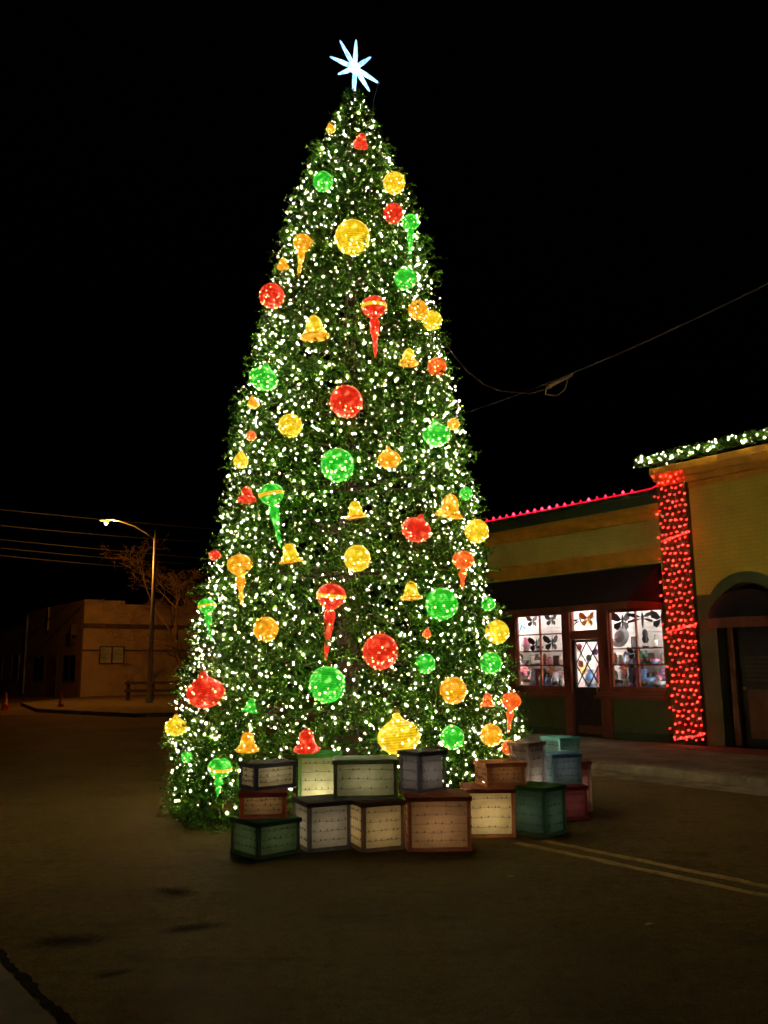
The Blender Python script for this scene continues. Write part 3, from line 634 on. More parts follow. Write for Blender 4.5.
# ------------------------------------------------------------------ gift boxes of framed translucent cloth, each with an added lamp hidden inside
def gift_box(i, cx, cy, z0, rot, w, d, h, fc, pc, lc, lamp, label):
    t = thing('gift_box', label, 'box', (cx, cy, z0), R_(rot), 'lit display boxes round the tree')
    fc = tuple(min(.6, v * 2.6 + .01) for v in fc); lc = tuple(min(.6, v * 1.5) for v in lc); fm = cloth('box_frame_cloth', fc, .45); lm = cloth('box_lid_cloth', lc, .25); pm = cloth('box_cloth', pc)
    x, y = w / 2, d / 2; b = .034; rr = random.Random(i)
    def rim(z0, z1, g):
        m = MB(); X, Y = x + g, y + g
        return m.add([(-X, -Y, z0), (X, -Y, z0), (X, Y, z0), (-X, Y, z0), (-X, -Y, z1), (X, -Y, z1), (X, Y, z1), (-X, Y, z1)], [(0, 1, 5, 4), (1, 2, 6, 5), (2, 3, 7, 6), (3, 0, 4, 7)])
    rim(0, .030, .004).build('base', fm, t)
    for sx in (-1, 1):
        for sy in (-1, 1):
            X, Y = sx * x, sy * y; z1 = h - .0405
            MB().add([(X - sx * b, Y, .0305), (X, Y, .0305), (X, Y - sy * b, .0305), (X - sx * b, Y, z1), (X, Y, z1), (X, Y - sy * b, z1)], [(0, 1, 4, 3), (1, 2, 5, 4)]).build('corner_post', fm, t)
    lid = rim(h - .040, h - .004, .013); X, Y = x + .013, y + .013
    lid.add([(-X, -Y, h - .004), (X, -Y, h - .004), (X, Y, h - .004), (-X, Y, h - .004), (-x, -y, h), (x, -y, h), (x, y, h), (-x, y, h)], [(4, 5, 6, 7), (0, 1, 5, 4), (1, 2, 6, 5), (2, 3, 7, 6), (3, 0, 4, 7)])
    lid.build('lid', lm, t)
    k = max(3, int(round((h - .07) / .085)))
    for ax in range(4):
        L = (w if ax % 2 == 0 else d) / 2 - b - .0005; off = (y if ax % 2 == 0 else x) - .012
        # puckered cloth sheet
        nx, nz = 10, 8; mv = []; 
        for q in range(nz + 1):
            for p in range(nx + 1):
                u = -L + 2 * L * p / nx; v = .031 + (h - .072) * q / nz
                edge = min(p, nx - p, q, nz - q); mv.append((u, rr.uniform(-.004, .004) * (edge > 0), v))
        mf = [(q * (nx + 1) + p, q * (nx + 1) + p + 1, (q + 1) * (nx + 1) + p + 1, (q + 1) * (nx + 1) + p) for q in range(nz) for p in range(nx)]
        me = MB().add(mv, mf)
        pan = me.build('panel', pm, t, smooth=True); a = ax * math.pi / 2
        pan.rotation_euler.z = a; pan.location = (math.sin(a) * off, -math.cos(a) * off, 0)
        wmb = MB()
        for q in range(k):
            zq = .03 + (h - .075) * (q + .75) / (k + .3); P = []
            nk = 6
            for p in range(nk + 1):
                u = -L * .98 + 2 * L * .98 * p / nk; P.append((u, -.0045, zq + rr.uniform(-.006, .006)))
            wmb.tube(P, .0017, 3, False)
            for p in range(nk):
                if rr.random() < .8:
                    u = -L + 2 * L * (p + rr.uniform(.2, .8)) / nk; zz = zq + rr.uniform(-.004, .006); wmb.lathe([(.002, -.004), (.0045, .006), (.002, .016)], 4, (u, -.006, zz))
        tag(wmb.build('light_wire', 'black', pan), kind='stuff')
    em = emit('box_lamp', (1., .86, .60), lamp * 2.9)  # added lamp, stands in for tree light coming through the cloth
    MB().lathe([(.006, .10), (.022, .12), (.022, max(h * .62, .16)), (.006, max(h * .66, .18))], 8).build('inner_lamp', em, t)
for i, b in enumerate(BOXES): gift_box(i, *b)

# ------------------------------------------------------------------ the shop
shop = thing('shop_building', 'cream and green shop with maroon framed windows and a dark awning', 'building', fl(0, 0), FA)
def P(name, mat, x0, x1, y0, y1, z0, z1, parent=shop): return MB().box(x0, x1, y0, y1, z0, z1).build(name, mat, parent)
P('lower_wall', 'green_wall', -4.95, -2.681, 0, .22, 0, .92); P('lower_wall', 'green_wall', -1.455, -.152, 0, .22, 0, .92)
P('end_wall', 'green_wall', -.15, -.003, -.004, .22, 0, 3.0); P('end_wall', 'green_wall', -4.95, -4.30, 0, .05, .925, 3.0)
P('skirting', 'dark_green', -1.455, -.152, -.04, -.002, 0, .26); P('skirting', 'dark_green', -4.95, -2.69, -.04, -.002, 0, .26)
P('upper_wall', 'cream_wall', -4.95, -.003, .0, .22, 3.001, 4.40)
bd = P('band', 'orange_trim', -4.99, -.003, -.06, -.002, 3.56, 3.80); P('band_edge', 'orange_trim', -5.0, -.003, -.09, -.002, 3.802, 3.85, bd)
c = P('cornice', 'orange_trim', -5.0, -.003, -.06, .10, 4.402, 4.52)
P('cornice_step', 'orange_trim', -5.04, -.003, -.11, .10, 4.522, 4.60, c); P('cornice_step', 'orange_trim', -5.08, -.003, -.16, .10, 4.602, 4.69, c)
P('parapet', 'dark_green', -5.0, -.003, -.08, .30, 4.692, 4.90); P('parapet_cap', 'dark_green', -5.04, -.003, -.13, .34, 4.902, 4.98)
P('side_wall', 'cream_wall', -4.95, -4.78, .221, 8.0, 0, 4.69); P('back_wall', 'cream_wall', -4.78, -.003, 7.8, 8.0, 0, 4.69); P('roof', 'dark_band', -4.95, -.003, .31, 8.0, 4.70, 4.78)
# frames
P('frame_post', 'maroon_wood', -4.30, -4.085, -.03, .04, .925, 2.70); P('frame_post', 'maroon_wood', -2.68, -2.465, -.05, .12, .12, 2.86); P('frame_post', 'maroon_wood', -1.72, -1.462, -.05, .12, .12, 2.86)
P('header', 'brown_wood', -4.30, -.152, -.045, .12, 2.862, 3.0); P('header', 'brown_wood', -4.30, -2.682, -.03, .12, 2.702, 2.860); P('header', 'brown_wood', -1.46, -.152, -.03, .12, 2.66, 2.860)
for x0, x1 in ((-4.32, -2.60), (-1.80, -.13)):
    s_ = P('sill', 'maroon_wood', x0, x1, -.16, -.052, .90, .965); P('sill_rail', 'maroon_wood', x0 + .03, x1 - .02, -.12, -.052, .967, 1.02, s_)
    P('bottom_rail', 'maroon_wood', max(x0, -4.30) if x0 < -3 else -1.46, -2.682 if x0 < -3 else -.152, -.048, .12, .925, 1.10)
def window(x0, x1, z0, z1, xs, zs, label=None):
    wn = P('window', 'maroon_wood', x0, x0 + .03, .0, .06, z0, z1); P('frame', 'maroon_wood', x1 - .03, x1, .0, .06, z0, z1, wn)
    P('frame', 'maroon_wood', x0 + .031, x1 - .031, .0, .06, z0, z0 + .035, wn); P('frame', 'maroon_wood', x0 + .031, x1 - .031, .0, .06, z1 - .035, z1, wn)
    X = [x0 + .03] + xs + [x1 - .03]; Z = [z0 + .035] + zs + [z1 - .035]
    for x in xs: P('muntin', 'maroon_wood', x - .014, x + .014, .005, .05, z0 + .036, z1 - .036, wn)
    for z in zs:
        for a, b in zip(X[:-1], X[1:]): P('muntin', 'maroon_wood', a + .015, b - .015, .008, .047, z - .015, z + .015, wn)
    for a, b in zip(X[:-1], X[1:]):
        for c_, d_ in zip(Z[:-1], Z[1:]): P('pane', 'glass', a + .012, b - .012, .024, .028, c_ + .012, d_ - .012, wn)
    return wn
window(-4.083, -2.683, 1.102, 2.70, [-3.37], [1.575, 1.885, 2.255]); window(-1.46, -.152, 1.102, 2.658, [-.80], [1.568, 1.895])
window(-2.463, -1.722, 2.262, 2.86, [], [])
P('transom_bar', 'maroon_wood', -2.463, -1.722, -.03, .10, 2.11, 2.26)
door = P('door', 'dark_door', -2.46, -2.395, .01, .07, .13, 2.105); P('stile', 'dark_door', -1.775, -1.725, .01, .07, .13, 2.105, door)
P('rail', 'dark_door', -2.394, -1.776, .01, .07, 2.05, 2.105, door); P('lower_panel', 'dark_door', -2.394, -1.776, .02, .06, .13, 1.12, door); P('kick_plate', 'brown_wood', -2.38, -1.79, .008, .018, .18, .34, door)
P('pane', 'glass', -2.394, -1.776, .038, .042, 1.121, 2.049, door)
MB().tube([(-1.80, .0, 1.02), (-1.80, -.05, 1.03), (-1.80, -.05, 1.18), (-1.80, .0, 1.19)], .012, 6).build('handle', 'brass', door)
# diamond lattice of the door light
lat = MB(); X0, X1, Z0, Z1 = -2.394, -1.776, 1.121, 2.049; W, Hh = X1 - X0, Z1 - Z0
for sgn in (1, -1):
    for k in (-1, -.5, 0, .5, 1, 1.5):
        a0, a1 = k, k + 1.05 * Hh / W / 1.5 / 1.05      # along the diagonal in width units
        pts_ = []
        for s in np.linspace(0, 1, 41):
            u = k + s * 1.0; 
            if 0 <= u <= 1: pts_.append((u, s))
        if len(pts_) > 1:
            (u0, s0), (u1, s1) = pts_[0], pts_[-1]
            if sgn < 0: u0, u1 = 1 - u0, 1 - u1
            o_ = MB().tube([(X0 + W * u0, .028 if sgn > 0 else .034, Z0 + Hh * s0), (X0 + W * u1, .028 if sgn > 0 else .034, Z0 + Hh * s1)], .016, 4); o_.build('lattice_bar', 'black', door)
# awning with closed ends
ax0, ax1, ay, azt, azb = -4.95, -.10, -1.15, 3.52, 2.76
aw = MB(); th = .02
aw.add([(ax0, -.004, azt), (ax1, -.004, azt), (ax1, ay, azb), (ax0, ay, azb), (ax0, -.004, azt - th), (ax1, -.004, azt - th), (ax1, ay + .004, azb - th), (ax0, ay + .004, azb - th)], [(0, 3, 2, 1), (4, 5, 6, 7), (0, 1, 5, 4), (3, 7, 6, 2), (0, 4, 7, 3), (1, 2, 6, 5)])
awn = aw.build('awning', 'awning', shop)
for x in (ax0, ax1): MB().poly([(x, -.006, azt - .03), (x, ay + .03, azb - .005), (x, -.006, azb - .005)], (1, 0, 0), -.012 if x == ax1 else .012).build('awning_end', 'awning', awn)
P('valance', 'awning_trim', ax0, ax1, ay - .004, ay + .010, azb - .145, azb - .022, awn); P('valance', 'awning_trim', ax1 - .012, ax1, ay + .012, -.06, azb - .145, azb - .006, awn)
for x in (-4.9, -3.6, -2.5, -1.6, -.15): MB().tube([(x, -.02, azb - .03), (x, ay + .03, azb - .03)], .012, 5).build('awning_strut', 'galv', awn)
# interior of the show windows
P('interior_floor', 'white_in', -4.775, -.16, .23, .62, .95, 1.085); P('interior_ceiling', 'white_in', -4.775, -.005, .13, .62, 2.97, 2.998)
P('interior_side', 'white_in', -4.775, -4.74, .225, .62, 1.09, 2.968); P('interior_side', 'white_in', -.14, -.10, .225, .62, 1.09, 2.968); P('interior_back', 'white_in', -4.775, -.10, .64, .66, .1, 2.968)
slw = thing('slat_wall', 'white horizontal slat wall behind the shop window displays', 'display wall', fl(-2.4, .62, .1), FA)
for k in range(20): MB().box(-2.33, 2.25, -.03, .015, 1.0 + .095 * k, 1.0 + .095 * k + .082).build('slat', 'white_in', slw)
for k, x in enumerate((-4.1, -2.6, -1.0)):
    lp = thing('ceiling_light', ['white ceiling light panel inside the left shop window', 'white ceiling light panel inside the shop door', 'white ceiling light panel inside the right shop window'][k], 'light', fl(x, .36, 2.93), FA, 'shop ceiling lights')
    MB().box(-.66, .66, -.09, .09, .0, .035).build('housing', 'white_in', lp); MB().box(-.64, .64, -.075, .075, -.012, -.001).build('diffuser', 'lit_panel', lp)

for x, y, lb in ((-4.36, .14, 'at the left side of the left shop window'), (-2.73, .20, 'at the right side of the left shop window'), (-1.77, .20, 'at the left side of the right shop window'), (-.17, .17, 'at the right side of the right shop window')):  # added tubes, hidden behind the posts to even out the window brightness
    lp = thing('light_tube', 'upright white light tube ' + lb, 'light', fl(x, y, 1.12), FA, 'upright tubes in the shop windows')
    MB().tube([(0, 0, .06), (0, 0, 1.66)], .014, 8).build('tube', 'lit_tube', lp); MB().tube([(0, 0, 0), (0, 0, .058)], .018, 8).build('end_cap', 'white_in', lp); MB().tube([(0, 0, 1.662), (0, 0, 1.80)], .018, 8).build('end_cap', 'white_in', lp)
# things on show
def pal(c, n=[0]):
    k = 'item_%.2f_%.2f_%.2f' % c
    if k not in M: M[k] = plain(k, c, .4, .15, 20, 0)
    return k
def shelf(x0, x1, z, label): tag(MB().box(x0, x1, -.15, .15, -.012, .012).build('display_shelf', 'shelf', None, fl(0, .40, z), FA), label, 'shelf', 'shelves in the shop windows')
shelf(-4.70, -2.75, 1.575, 'lower wooden shelf in the left shop window'); shelf(-4.70, -2.75, 1.888, 'upper wooden shelf in the left shop window')
shelf(-1.95, -.17, 1.568, 'lower wooden shelf in the right shop window'); shelf(-1.95, -.17, 1.90, 'upper wooden shelf in the right shop window')
SHAPES = {
    'vase': [(.035, 0), (.06, .03), (.075, .09), (.055, .15), (.03, .18), (.04, .21)], 'bowl': [(.04, 0), (.05, .01), (.09, .06), (.10, .10)],
    'figurine': [(.04, 0), (.045, .02), (.03, .06), (.05, .11), (.035, .15), (.04, .19), (.03, .23), (.008, .25)], 'jar': [(.05, 0), (.06, .02), (.06, .13), (.035, .15), (.04, .17), (.01, .19)],
    'bottle': [(.035, 0), (.04, .02), (.04, .12), (.015, .17), (.015, .22)]}
def item(kind, col, x, y, z, s, label, extra=None):
    t = thing(kind.replace(' ', '_'), label, kind, fl(x, y, z), FA + random.uniform(-.5, .5) * (kind in ('plate', 'picture frame')) * .3, 'things on show in the shop windows')
    if kind in SHAPES:
        MB().lathe([(r * s, q * s) for r, q in SHAPES[kind]], 12).build('body', pal(col), t, smooth=True)
        if extra: MB().lathe([(r * s * 1.03, q * s) for r, q in SHAPES[kind][1:3]], 12).build('painted_band', pal(extra), t, smooth=True)
    elif kind == 'plate':
        pr = [(.02, 0), (.07, .008), (.10, .02)]; o = MB().lathe([(r * s, q * s) for r, q in pr], 18).build('dish', pal(col), t, smooth=True); o.rotation_euler.x = R_(80); o.location.z = .10 * s
        if extra: o2 = MB().lathe([(.004, .03 * s), (.05 * s, .022 * s), (.07 * s, .012 * s)][::-1], 14).build('motif', pal(extra), t); o2.rotation_euler.x = R_(80); o2.location = (0, -.004, .10 * s)
    elif kind == 'picture frame':
        a, b = .085 * s, .11 * s
        MB().box(-a, a, -.008, .008, 0, .016).box(-a, a, -.008, .008, 2 * b - .016, 2 * b).box(-a, -a + .016, -.008, .008, .0165, 2 * b - .0165).box(a - .016, a, -.008, .008, .0165, 2 * b - .0165).build('frame', pal(col), t)
        MB().box(-a + .0165, a - .0165, -.003, .003, .0165, 2 * b - .0165).build('picture', pal(extra or (.6, .5, .4)), t)
    elif kind == 'flower':
        MB().tube([(0, 0, 0), (.01, 0, .10 * s)], .006, 5).build('stalk', pal((.05, .2, .04)), t)
        for k in range(6):
            a = k * math.pi / 3; MB().poly([(0, -.012, .15 * s), (.035 * s * math.cos(a - .5), -.014, .15 * s + .035 * s * math.sin(a - .5)), (.075 * s * math.cos(a), -.022, .15 * s + .075 * s * math.sin(a)), (.035 * s * math.cos(a + .5), -.014, .15 * s + .035 * s * math.sin(a + .5))], (0, 1, 0), .004).build('petal', pal(col), t)
        MB().lathe([(.006, -.02), (.02 * s, 0), (.006, .02)], 8, (0, -.012, .15 * s)).build('heart', pal((.7, .5, .05)), t)
    return t
def winged(kind, x, y, z, s, col, label, col2=None, tilt=0.):
    t = thing(kind, label, kind.split('_')[0], fl(x, y, z), FA, 'winged decorations hung in the shop windows'); t.rotation_euler.y = tilt; s *= 1.22
    MB().lathe([(.004, -.10 * s), (.012 * s, -.05 * s), (.016 * s, .03 * s), (.012 * s, .06 * s), (.004, .085 * s)], 8).build('body', pal(col), t)
    for sx in (-1, 1):
        if kind.startswith('butterfly'):
            u = [(.01, .02), (.06, .09), (.13, .12), (.155, .08), (.13, .02), (.06, -.01)]; l = [(.01, .0), (.06, -.015), (.11, -.03), (.115, -.08), (.07, -.11), (.03, -.07)]
        else:
            u = [(.01, .035), (.08, .075), (.16, .085), (.175, .06), (.09, .03)]; l = [(.01, .015), (.09, .015), (.165, -.005), (.16, -.03), (.08, -.012)]
        for k, q in enumerate((u, l)):
            MB().poly([(sx * a * s, -.012 - abs(a) * .25 * s, b * s) for a, b in q], (0, 1, 0), .004).build('wing', pal(col2 if (col2 and k == 0) else col), t)
        MB().tube([(sx * .004, 0, .08 * s), (sx * .03 * s, -.01, .13 * s)], .003, 4).build('antenna', pal(col), t)
    MB().tube([(0, 0, .08 * s), (0, 0, 2.965 - z)], .0015, 3).build('thread', 'black', t)
K = (.010, .010, .012)
winged('butterfly_cutout', -3.74, .30, 2.05, 1.15, K, 'black butterfly cutout in the left shop window, left one of the lower pair'); winged('butterfly_cutout', -3.27, .30, 2.07, 1.2, K, 'black butterfly cutout in the left shop window, right one of the lower pair')
winged('butterfly_cutout', -3.82, .30, 2.58, .95, (.05, .045, .05), 'dark butterfly cutout at the top of the left shop window, left one'); winged('butterfly_cutout', -3.25, .30, 2.58, .95, (.05, .045, .05), 'dark butterfly cutout at the top of the left shop window, right one')
winged('dragonfly_cutout', -4.22, .30, 2.44, 1.0, (.05, .30, .55), 'blue dragonfly cutout at the top left of the left shop window', tilt=.5)
winged('butterfly_cutout', -1.33, .30, 2.46, 1.35, K, 'large black butterfly cutout at the top left of the right shop window'); winged('dragonfly_cutout', -.84, .30, 2.46, 1.5, K, 'large black dragonfly cutout at the top of the right shop window'); winged('butterfly_cutout', -.38, .30, 2.46, 1.25, K, 'black butterfly cutout cut off by the right edge of the right shop window')
winged('butterfly_cutout', -2.18, .25, 2.54, 1.1, (.75, .42, .02), 'yellow and orange butterfly cutout above the shop door', (.70, .20, .02)); winged('dragonfly_cutout', -2.42, .28, 2.52, .85, K, 'black dragonfly cutout above the shop door', tilt=-.4); winged('dragonfly_cutout', -1.98, .27, 2.52, .8, (.15, .45, .70), 'light blue dragonfly cutout above the shop door', tilt=.3)
winged('butterfly_cutout', -1.05, .28, 1.80, .9, K, 'black butterfly cutout above the lower shelf of the right shop window')
DUL = lambda c: tuple(v * .62 + .16 * (sum(c) / 3) + .03 for v in c)
CN = {'pink': (.75, .12, .25), 'purple': (.25, .08, .35), 'blue': (.08, .25, .60), 'green': (.06, .38, .10), 'yellow': (.80, .55, .05), 'red': (.60, .04, .03), 'teal': (.04, .42, .42), 'brown': (.20, .09, .04), 'grey': (.30, .30, .32), 'black': (.02, .02, .022), 'white': (.75, .73, .70), 'orange': (.75, .25, .03)}
rows = [('on the floor of the left shop window', 1.09, -4.42, -2.95, [('jar', 'purple', 1.3), ('flower', 'pink', 1.8), ('bowl', 'brown', 1.2), ('vase', 'pink', 1.2), ('figurine', 'grey', 1.2), ('picture frame', 'purple', 1.3), ('bottle', 'green', 1.4), ('plate', 'blue', 1.2), ('jar', 'black', 1.2), ('flower', 'orange', 1.6), ('vase', 'grey', 1.1), ('picture frame', 'pink', 1.1), ('bottle', 'brown', 1.2)]),
        ('on the lower shelf of the left shop window', 1.588, -4.40, -2.98, [('plate', 'brown', 1.2), ('bowl', 'grey', 1.0), ('picture frame', 'grey', .9), ('vase', 'brown', 1.0), ('figurine', 'orange', .9), ('jar', 'pink', .8), ('picture frame', 'black', .8), ('bottle', 'grey', .9)]),
        ('on the upper shelf of the left shop window', 1.901, -4.38, -3.5, [('vase', 'pink', 1.3), ('bowl', 'black', .9)]),
        ('on the floor of the right shop window', 1.09, -1.70, -.40, [('jar', 'green', 1.4), ('bowl', 'black', 1.3), ('vase', 'grey', 1.5), ('flower', 'red', 1.9), ('figurine', 'black', 1.4), ('picture frame', 'brown', 1.4), ('bottle', 'purple', 1.5), ('vase', 'blue', 1.3), ('jar', 'black', 1.2), ('plate', 'pink', 1.2), ('bowl', 'grey', 1.1), ('flower', 'purple', 1.4)]),
        ('on the lower shelf of the right shop window', 1.581, -1.68, -.42, [('vase', 'orange', 1.0), ('jar', 'green', .9), ('figurine', 'black', .9), ('plate', 'blue', 1.0), ('jar', 'yellow', .9), ('vase', 'green', 1.1), ('bottle', 'teal', 1.1), ('picture frame', 'grey', .9), ('bowl', 'pink', .9), ('figurine', 'brown', .8)]),
        ('on the upper shelf of the right shop window', 1.913, -1.55, -.45, [('plate', 'grey', 2.0), ('picture frame', 'black', .9), ('figurine', 'black', 1.3), ('bottle', 'grey', 1.0)]),
        ('behind the diamond lattice of the shop door', 1.09, -2.52, -2.0, [('flower', 'yellow', 2.2), ('vase', 'blue', 1.6), ('figurine', 'red', 1.7)])]
CN = {k: DUL(v) if k not in ('black', 'white') else v for k, v in CN.items()}
ex = [CN[k] for k in ('grey', 'white', 'brown', 'grey', 'pink', 'black', 'white', 'blue', 'grey', 'brown', 'white', 'purple')]
for where, z, x0, x1, its in rows:
    for k, (kd, cn, s) in enumerate(its):
        x = x0 + (x1 - x0) * (k + .5) / len(its) + random.uniform(-.02, .02)
        item(kd, CN[cn], x, .36 + random.uniform(-.06, .06), z, s * (1.45 if 'floor' in where else 1.15), '%s %s %s' % (cn, kd, where), ex[(k * 5 + 3) % len(ex)])
for k, (cn, z, x) in enumerate((('pink', 1.95, -2.42), ('green', 1.72, -2.18), ('orange', 1.60, -2.40), ('purple', 1.85, -2.0))):
    t = thing('suncatcher', '%s round suncatcher hanging behind the shop door lattice' % cn, 'suncatcher', fl(x, .2, z), FA, 'suncatchers behind the shop door')
    o = MB().lathe([(.01, -.006), (.075, -.004), (.075, .004), (.01, .006)], 16).build('disc', pal(CN[cn]), t); o.rotation_euler.x = R_(90); MB().tube([(0, 0, .07), (0, 0, 2.96 - z)], .0015, 3).build('thread', 'black', t)

# red lights along the shop roof
rs = thing('roof_string_lights', 'row of pink red bulbs along the shop roof edge', 'string lights', fl(-2.5, -.09, 4.98), FA)
pm_ = bulb_mesh('bulb', 'pink_bulb', .033, .085); pts_ = []
for k in range(21):
    x = -2.55 + k * .222; z = .055 + random.uniform(-.008, .008); link('bulb', pm_, rs, (x, 0, z)); pts_ += [(x - .10, .0, .022), (x, 0, .022)]
MB().tube(pts_ + [(2.35, 0, .03), (2.49, -.03, .06)], .017, 5).build('rope', 'red_rope', rs)  # wire made to glow, standing for the bulbs' red light on it

# ------------------------------------------------------------------ the gold brick building with pilaster and arched door
gb = thing('brick_building', 'golden painted brick building with an arched green doorway at the right', 'building', fl(.62, 0), FA)
def Q(name, mat, x0, x1, y0, y1, z0, z1, parent=gb): return MB().box(x0 - .62, x1 - .62, y0, y1, z0, z1).build(name, mat, parent)
XC, SP, RI, RO = 1.62, 2.36, .64, .84
Q('pilaster', 'green_wall', 0, .62, -.12, .20, 0, 5.0); Q('pilaster_base', 'dark_green', -.02, .64, -.17, -.122, 0, .22)
Q('wall', 'gold_brick', .622, 8.0, .0, .25, 3.24, 4.98)
Q('lower_wall', 'green_wall', .622, XC - RI, .0, .25, 0, SP); Q('lower_wall', 'green_wall', XC + RI, 8.0, .0, .25, 0, SP)
# spandrels round the arch, green up to 2.85 and gold above, built as strips that follow the curve
def spandrel(name, mat, z0, z1, r, xa, xb, y0):
    m = MB(); n = 24
    for side in (-1, 1):
        cols = []
        for k in range(n + 1):
            zz = z0 + (z1 - z0) * k / n; h = zz - SP; e = math.sqrt(max(r * r - h * h, 0)) if h < r else 0
            cols.append((zz, XC + side * e, xa if side < 0 else xb))
        for (za, ea, oa), (zb, eb, ob) in zip(cols[:-1], cols[1:]):
            q = [(ea - .62, y0, za), (oa - .62, y0, za), (ob - .62, y0, zb), (eb - .62, y0, zb)]
            q2 = [(a, .25, c) for a, _, c in q]; b = len(m.v); m.v += q + q2
            for f in ((0, 1, 2, 3), (7, 6, 5, 4), (0, 3, 7, 4)): m.f.append(tuple(b + i for i in f))
    return m.build(name, mat, gb)
spandrel('spandrel', 'green_wall', SP, 2.84, RO, .622, 8.0, 0.); spandrel('upper_spandrel', 'gold_brick', 2.84, 3.24, RO, .622, 8.0, 0.)
m = MB(); n = 28; ring = []
for k in range(n + 1):
    a = math.pi * k / n; ring.append((math.cos(a), math.sin(a)))
for k in range(n):
    (c0, s0), (c1, s1) = ring[k], ring[k + 1]; q = []
    for y in (-.035, .25):
        for c_, s_, r in ((c0, s0, RI), (c0, s0, RO), (c1, s1, RO), (c1, s1, RI)): q.append((XC - .62 + c_ * r, y, SP + .002 + s_ * r))
    m.add(q, [(0, 1, 2, 3), (7, 6, 5, 4), (0, 3, 7, 4), (1, 5, 6, 2), (0, 4, 5, 1), (3, 2, 6, 7)])
m.build('arch_surround', 'green_wall', gb)
cn = Q('cornice', 'orange_trim', -.03, 8.0, -.10, .25, 5.002, 5.12); Q('cornice_step', 'orange_trim', -.06, 8.0, -.15, .25, 5.122, 5.24, cn); Q('cornice_step', 'orange_trim', -.10, 8.0, -.20, .25, 5.242, 5.38, cn)
Q('cornice_fascia', 'orange_trim', .625, 8.0, -.03, -.001, 4.90, 4.998, cn)
Q('side_wall', 'gold_brick', 0.001, .25, .26, 9, 4.98, 5.36); Q('roof', 'dark_band', .26, 8, .26, 9, 4.9, 5.0); Q('back_wall', 'gold_brick', 0, 8, 8.8, 9, 0, 4.9)
# recessed door
Q('recess_back', 'dark_door', XC - RI - .05, XC + RI + .05, .62, .66, 0, 3.1); Q('recess_side', 'dark_door', XC - RI - .05, XC - RI - .002, .251, .619, 0, 3.05); Q('recess_side', 'dark_door', XC + RI + .002, XC + RI + .05, .251, .619, 0, 3.05)
Q('door_post', 'brown_wood', XC - RI + .03, XC - RI + .15, .27, .36, .12, 2.5); Q('door_post', 'brown_wood', XC + RI - .15, XC + RI - .03, .27, .36, .12, 2.5)
d2 = Q('door', 'dark_door', XC - .46, XC + .46, .40, .46, .13, 2.45); Q('door_rail', 'dark_door', XC - .40, XC + .40, .385, .398, 1.80, 1.92, d2); Q('door_panel', 'brown_wood', XC - .36, XC + .36, .388, .398, .25, 1.12, d2)
for k in range(6): Q('louvre', 'dark_band', XC - .36, XC + .36, .375, .398, 1.26 + k * .08, 1.26 + k * .08 + .05, d2)
MB().lathe([(.012, 0), (.03, .02), (.03, .05), (.01, .06)], 10, (0, 0, 0)).build('knob', 'brass', d2).location = (XC - .40 - .62, .36, 1.1)
# domed door canopy with a red valance
dm = MB(); nu, nv = 20, 8; A, B_, C_ = .70, .50, .52
for j in range(nv + 1):
    ph = math.pi / 2 * j / nv
    for i in range(nu + 1):
        a = math.pi * i / nu; dm.v.append((XC - .62 + A * math.cos(a) * math.cos(ph), -.04 - B_ * math.sin(a) * math.cos(ph), 2.37 + C_ * math.sin(ph)))
dm.f = [(j * (nu + 1) + i, j * (nu + 1) + i + 1, (j + 1) * (nu + 1) + i + 1, (j + 1) * (nu + 1) + i) for j in range(nv) for i in range(nu)]
can = dm.build('door_canopy', 'awning', gb, smooth=True)
vm = MB()
for i in range(nu + 1):
    a = math.pi * i / nu; x = XC - .62 + (A + .008) * math.cos(a); y = -.04 - (B_ + .008) * math.sin(a); vm.v += [(x, y, 2.19 + .012 * (i % 2)), (x, y, 2.375)]
vm.f = [(2 * i, 2 * i + 2, 2 * i + 3, 2 * i + 1) for i in range(nu)]; vm.build('canopy_valance', 'awning_trim', can)

# red net lights on the pilaster
nl = thing('net_lights', 'net of red bulbs covering the pilaster between the two buildings', 'net lights', fl(.36, -.15, .2), FA)
nb = bulb_mesh('bulb', 'red_bulb', .019, .060); nodes = []; rows_ = 41
for r in range(rows_):
    z = .03 + 5.08 * r / (rows_ - 1)
    for k in range(6):
        x = -.30 + .115 * k + (.0575 if r % 2 else 0); x += random.uniform(-.02, .02)
        if x > .31: continue
        nodes.append((x, z + random.uniform(-.03, .03)))
for zc in (.0, 1.98, 3.72):
    for k in range(11): nodes.append((-.30 + .06 * k, zc + random.uniform(-.012, .012) + .012 * k))
for z in np.arange(.2, 5.1, .4): nodes.append((-.37 - random.uniform(0, .05), z + random.uniform(-.08, .08)))
for x, z in nodes:
    o = link('bulb', nb, nl, (x, -.012, z)); o.rotation_euler = (random.uniform(-.4, .4), R_(70) + random.uniform(-.5, .5), 0)
wn_ = MB()
for r in range(rows_ - 1):
    z0 = .03 + 5.08 * r / (rows_ - 1); z1 = .03 + 5.08 * (r + 1) / (rows_ - 1)
    for k in range(5):
        xa = -.30 + .135 * k + (.0675 if r % 2 else 0); 
        for dx in (-.0675, .0675):
            if -.32 < xa + dx < .31 and xa < .31: wn_.tube([(xa, .01, z0), (xa + dx, .01, z1)], .004, 3, False)
wn_.build('wire_net', 'greenwire', nl)

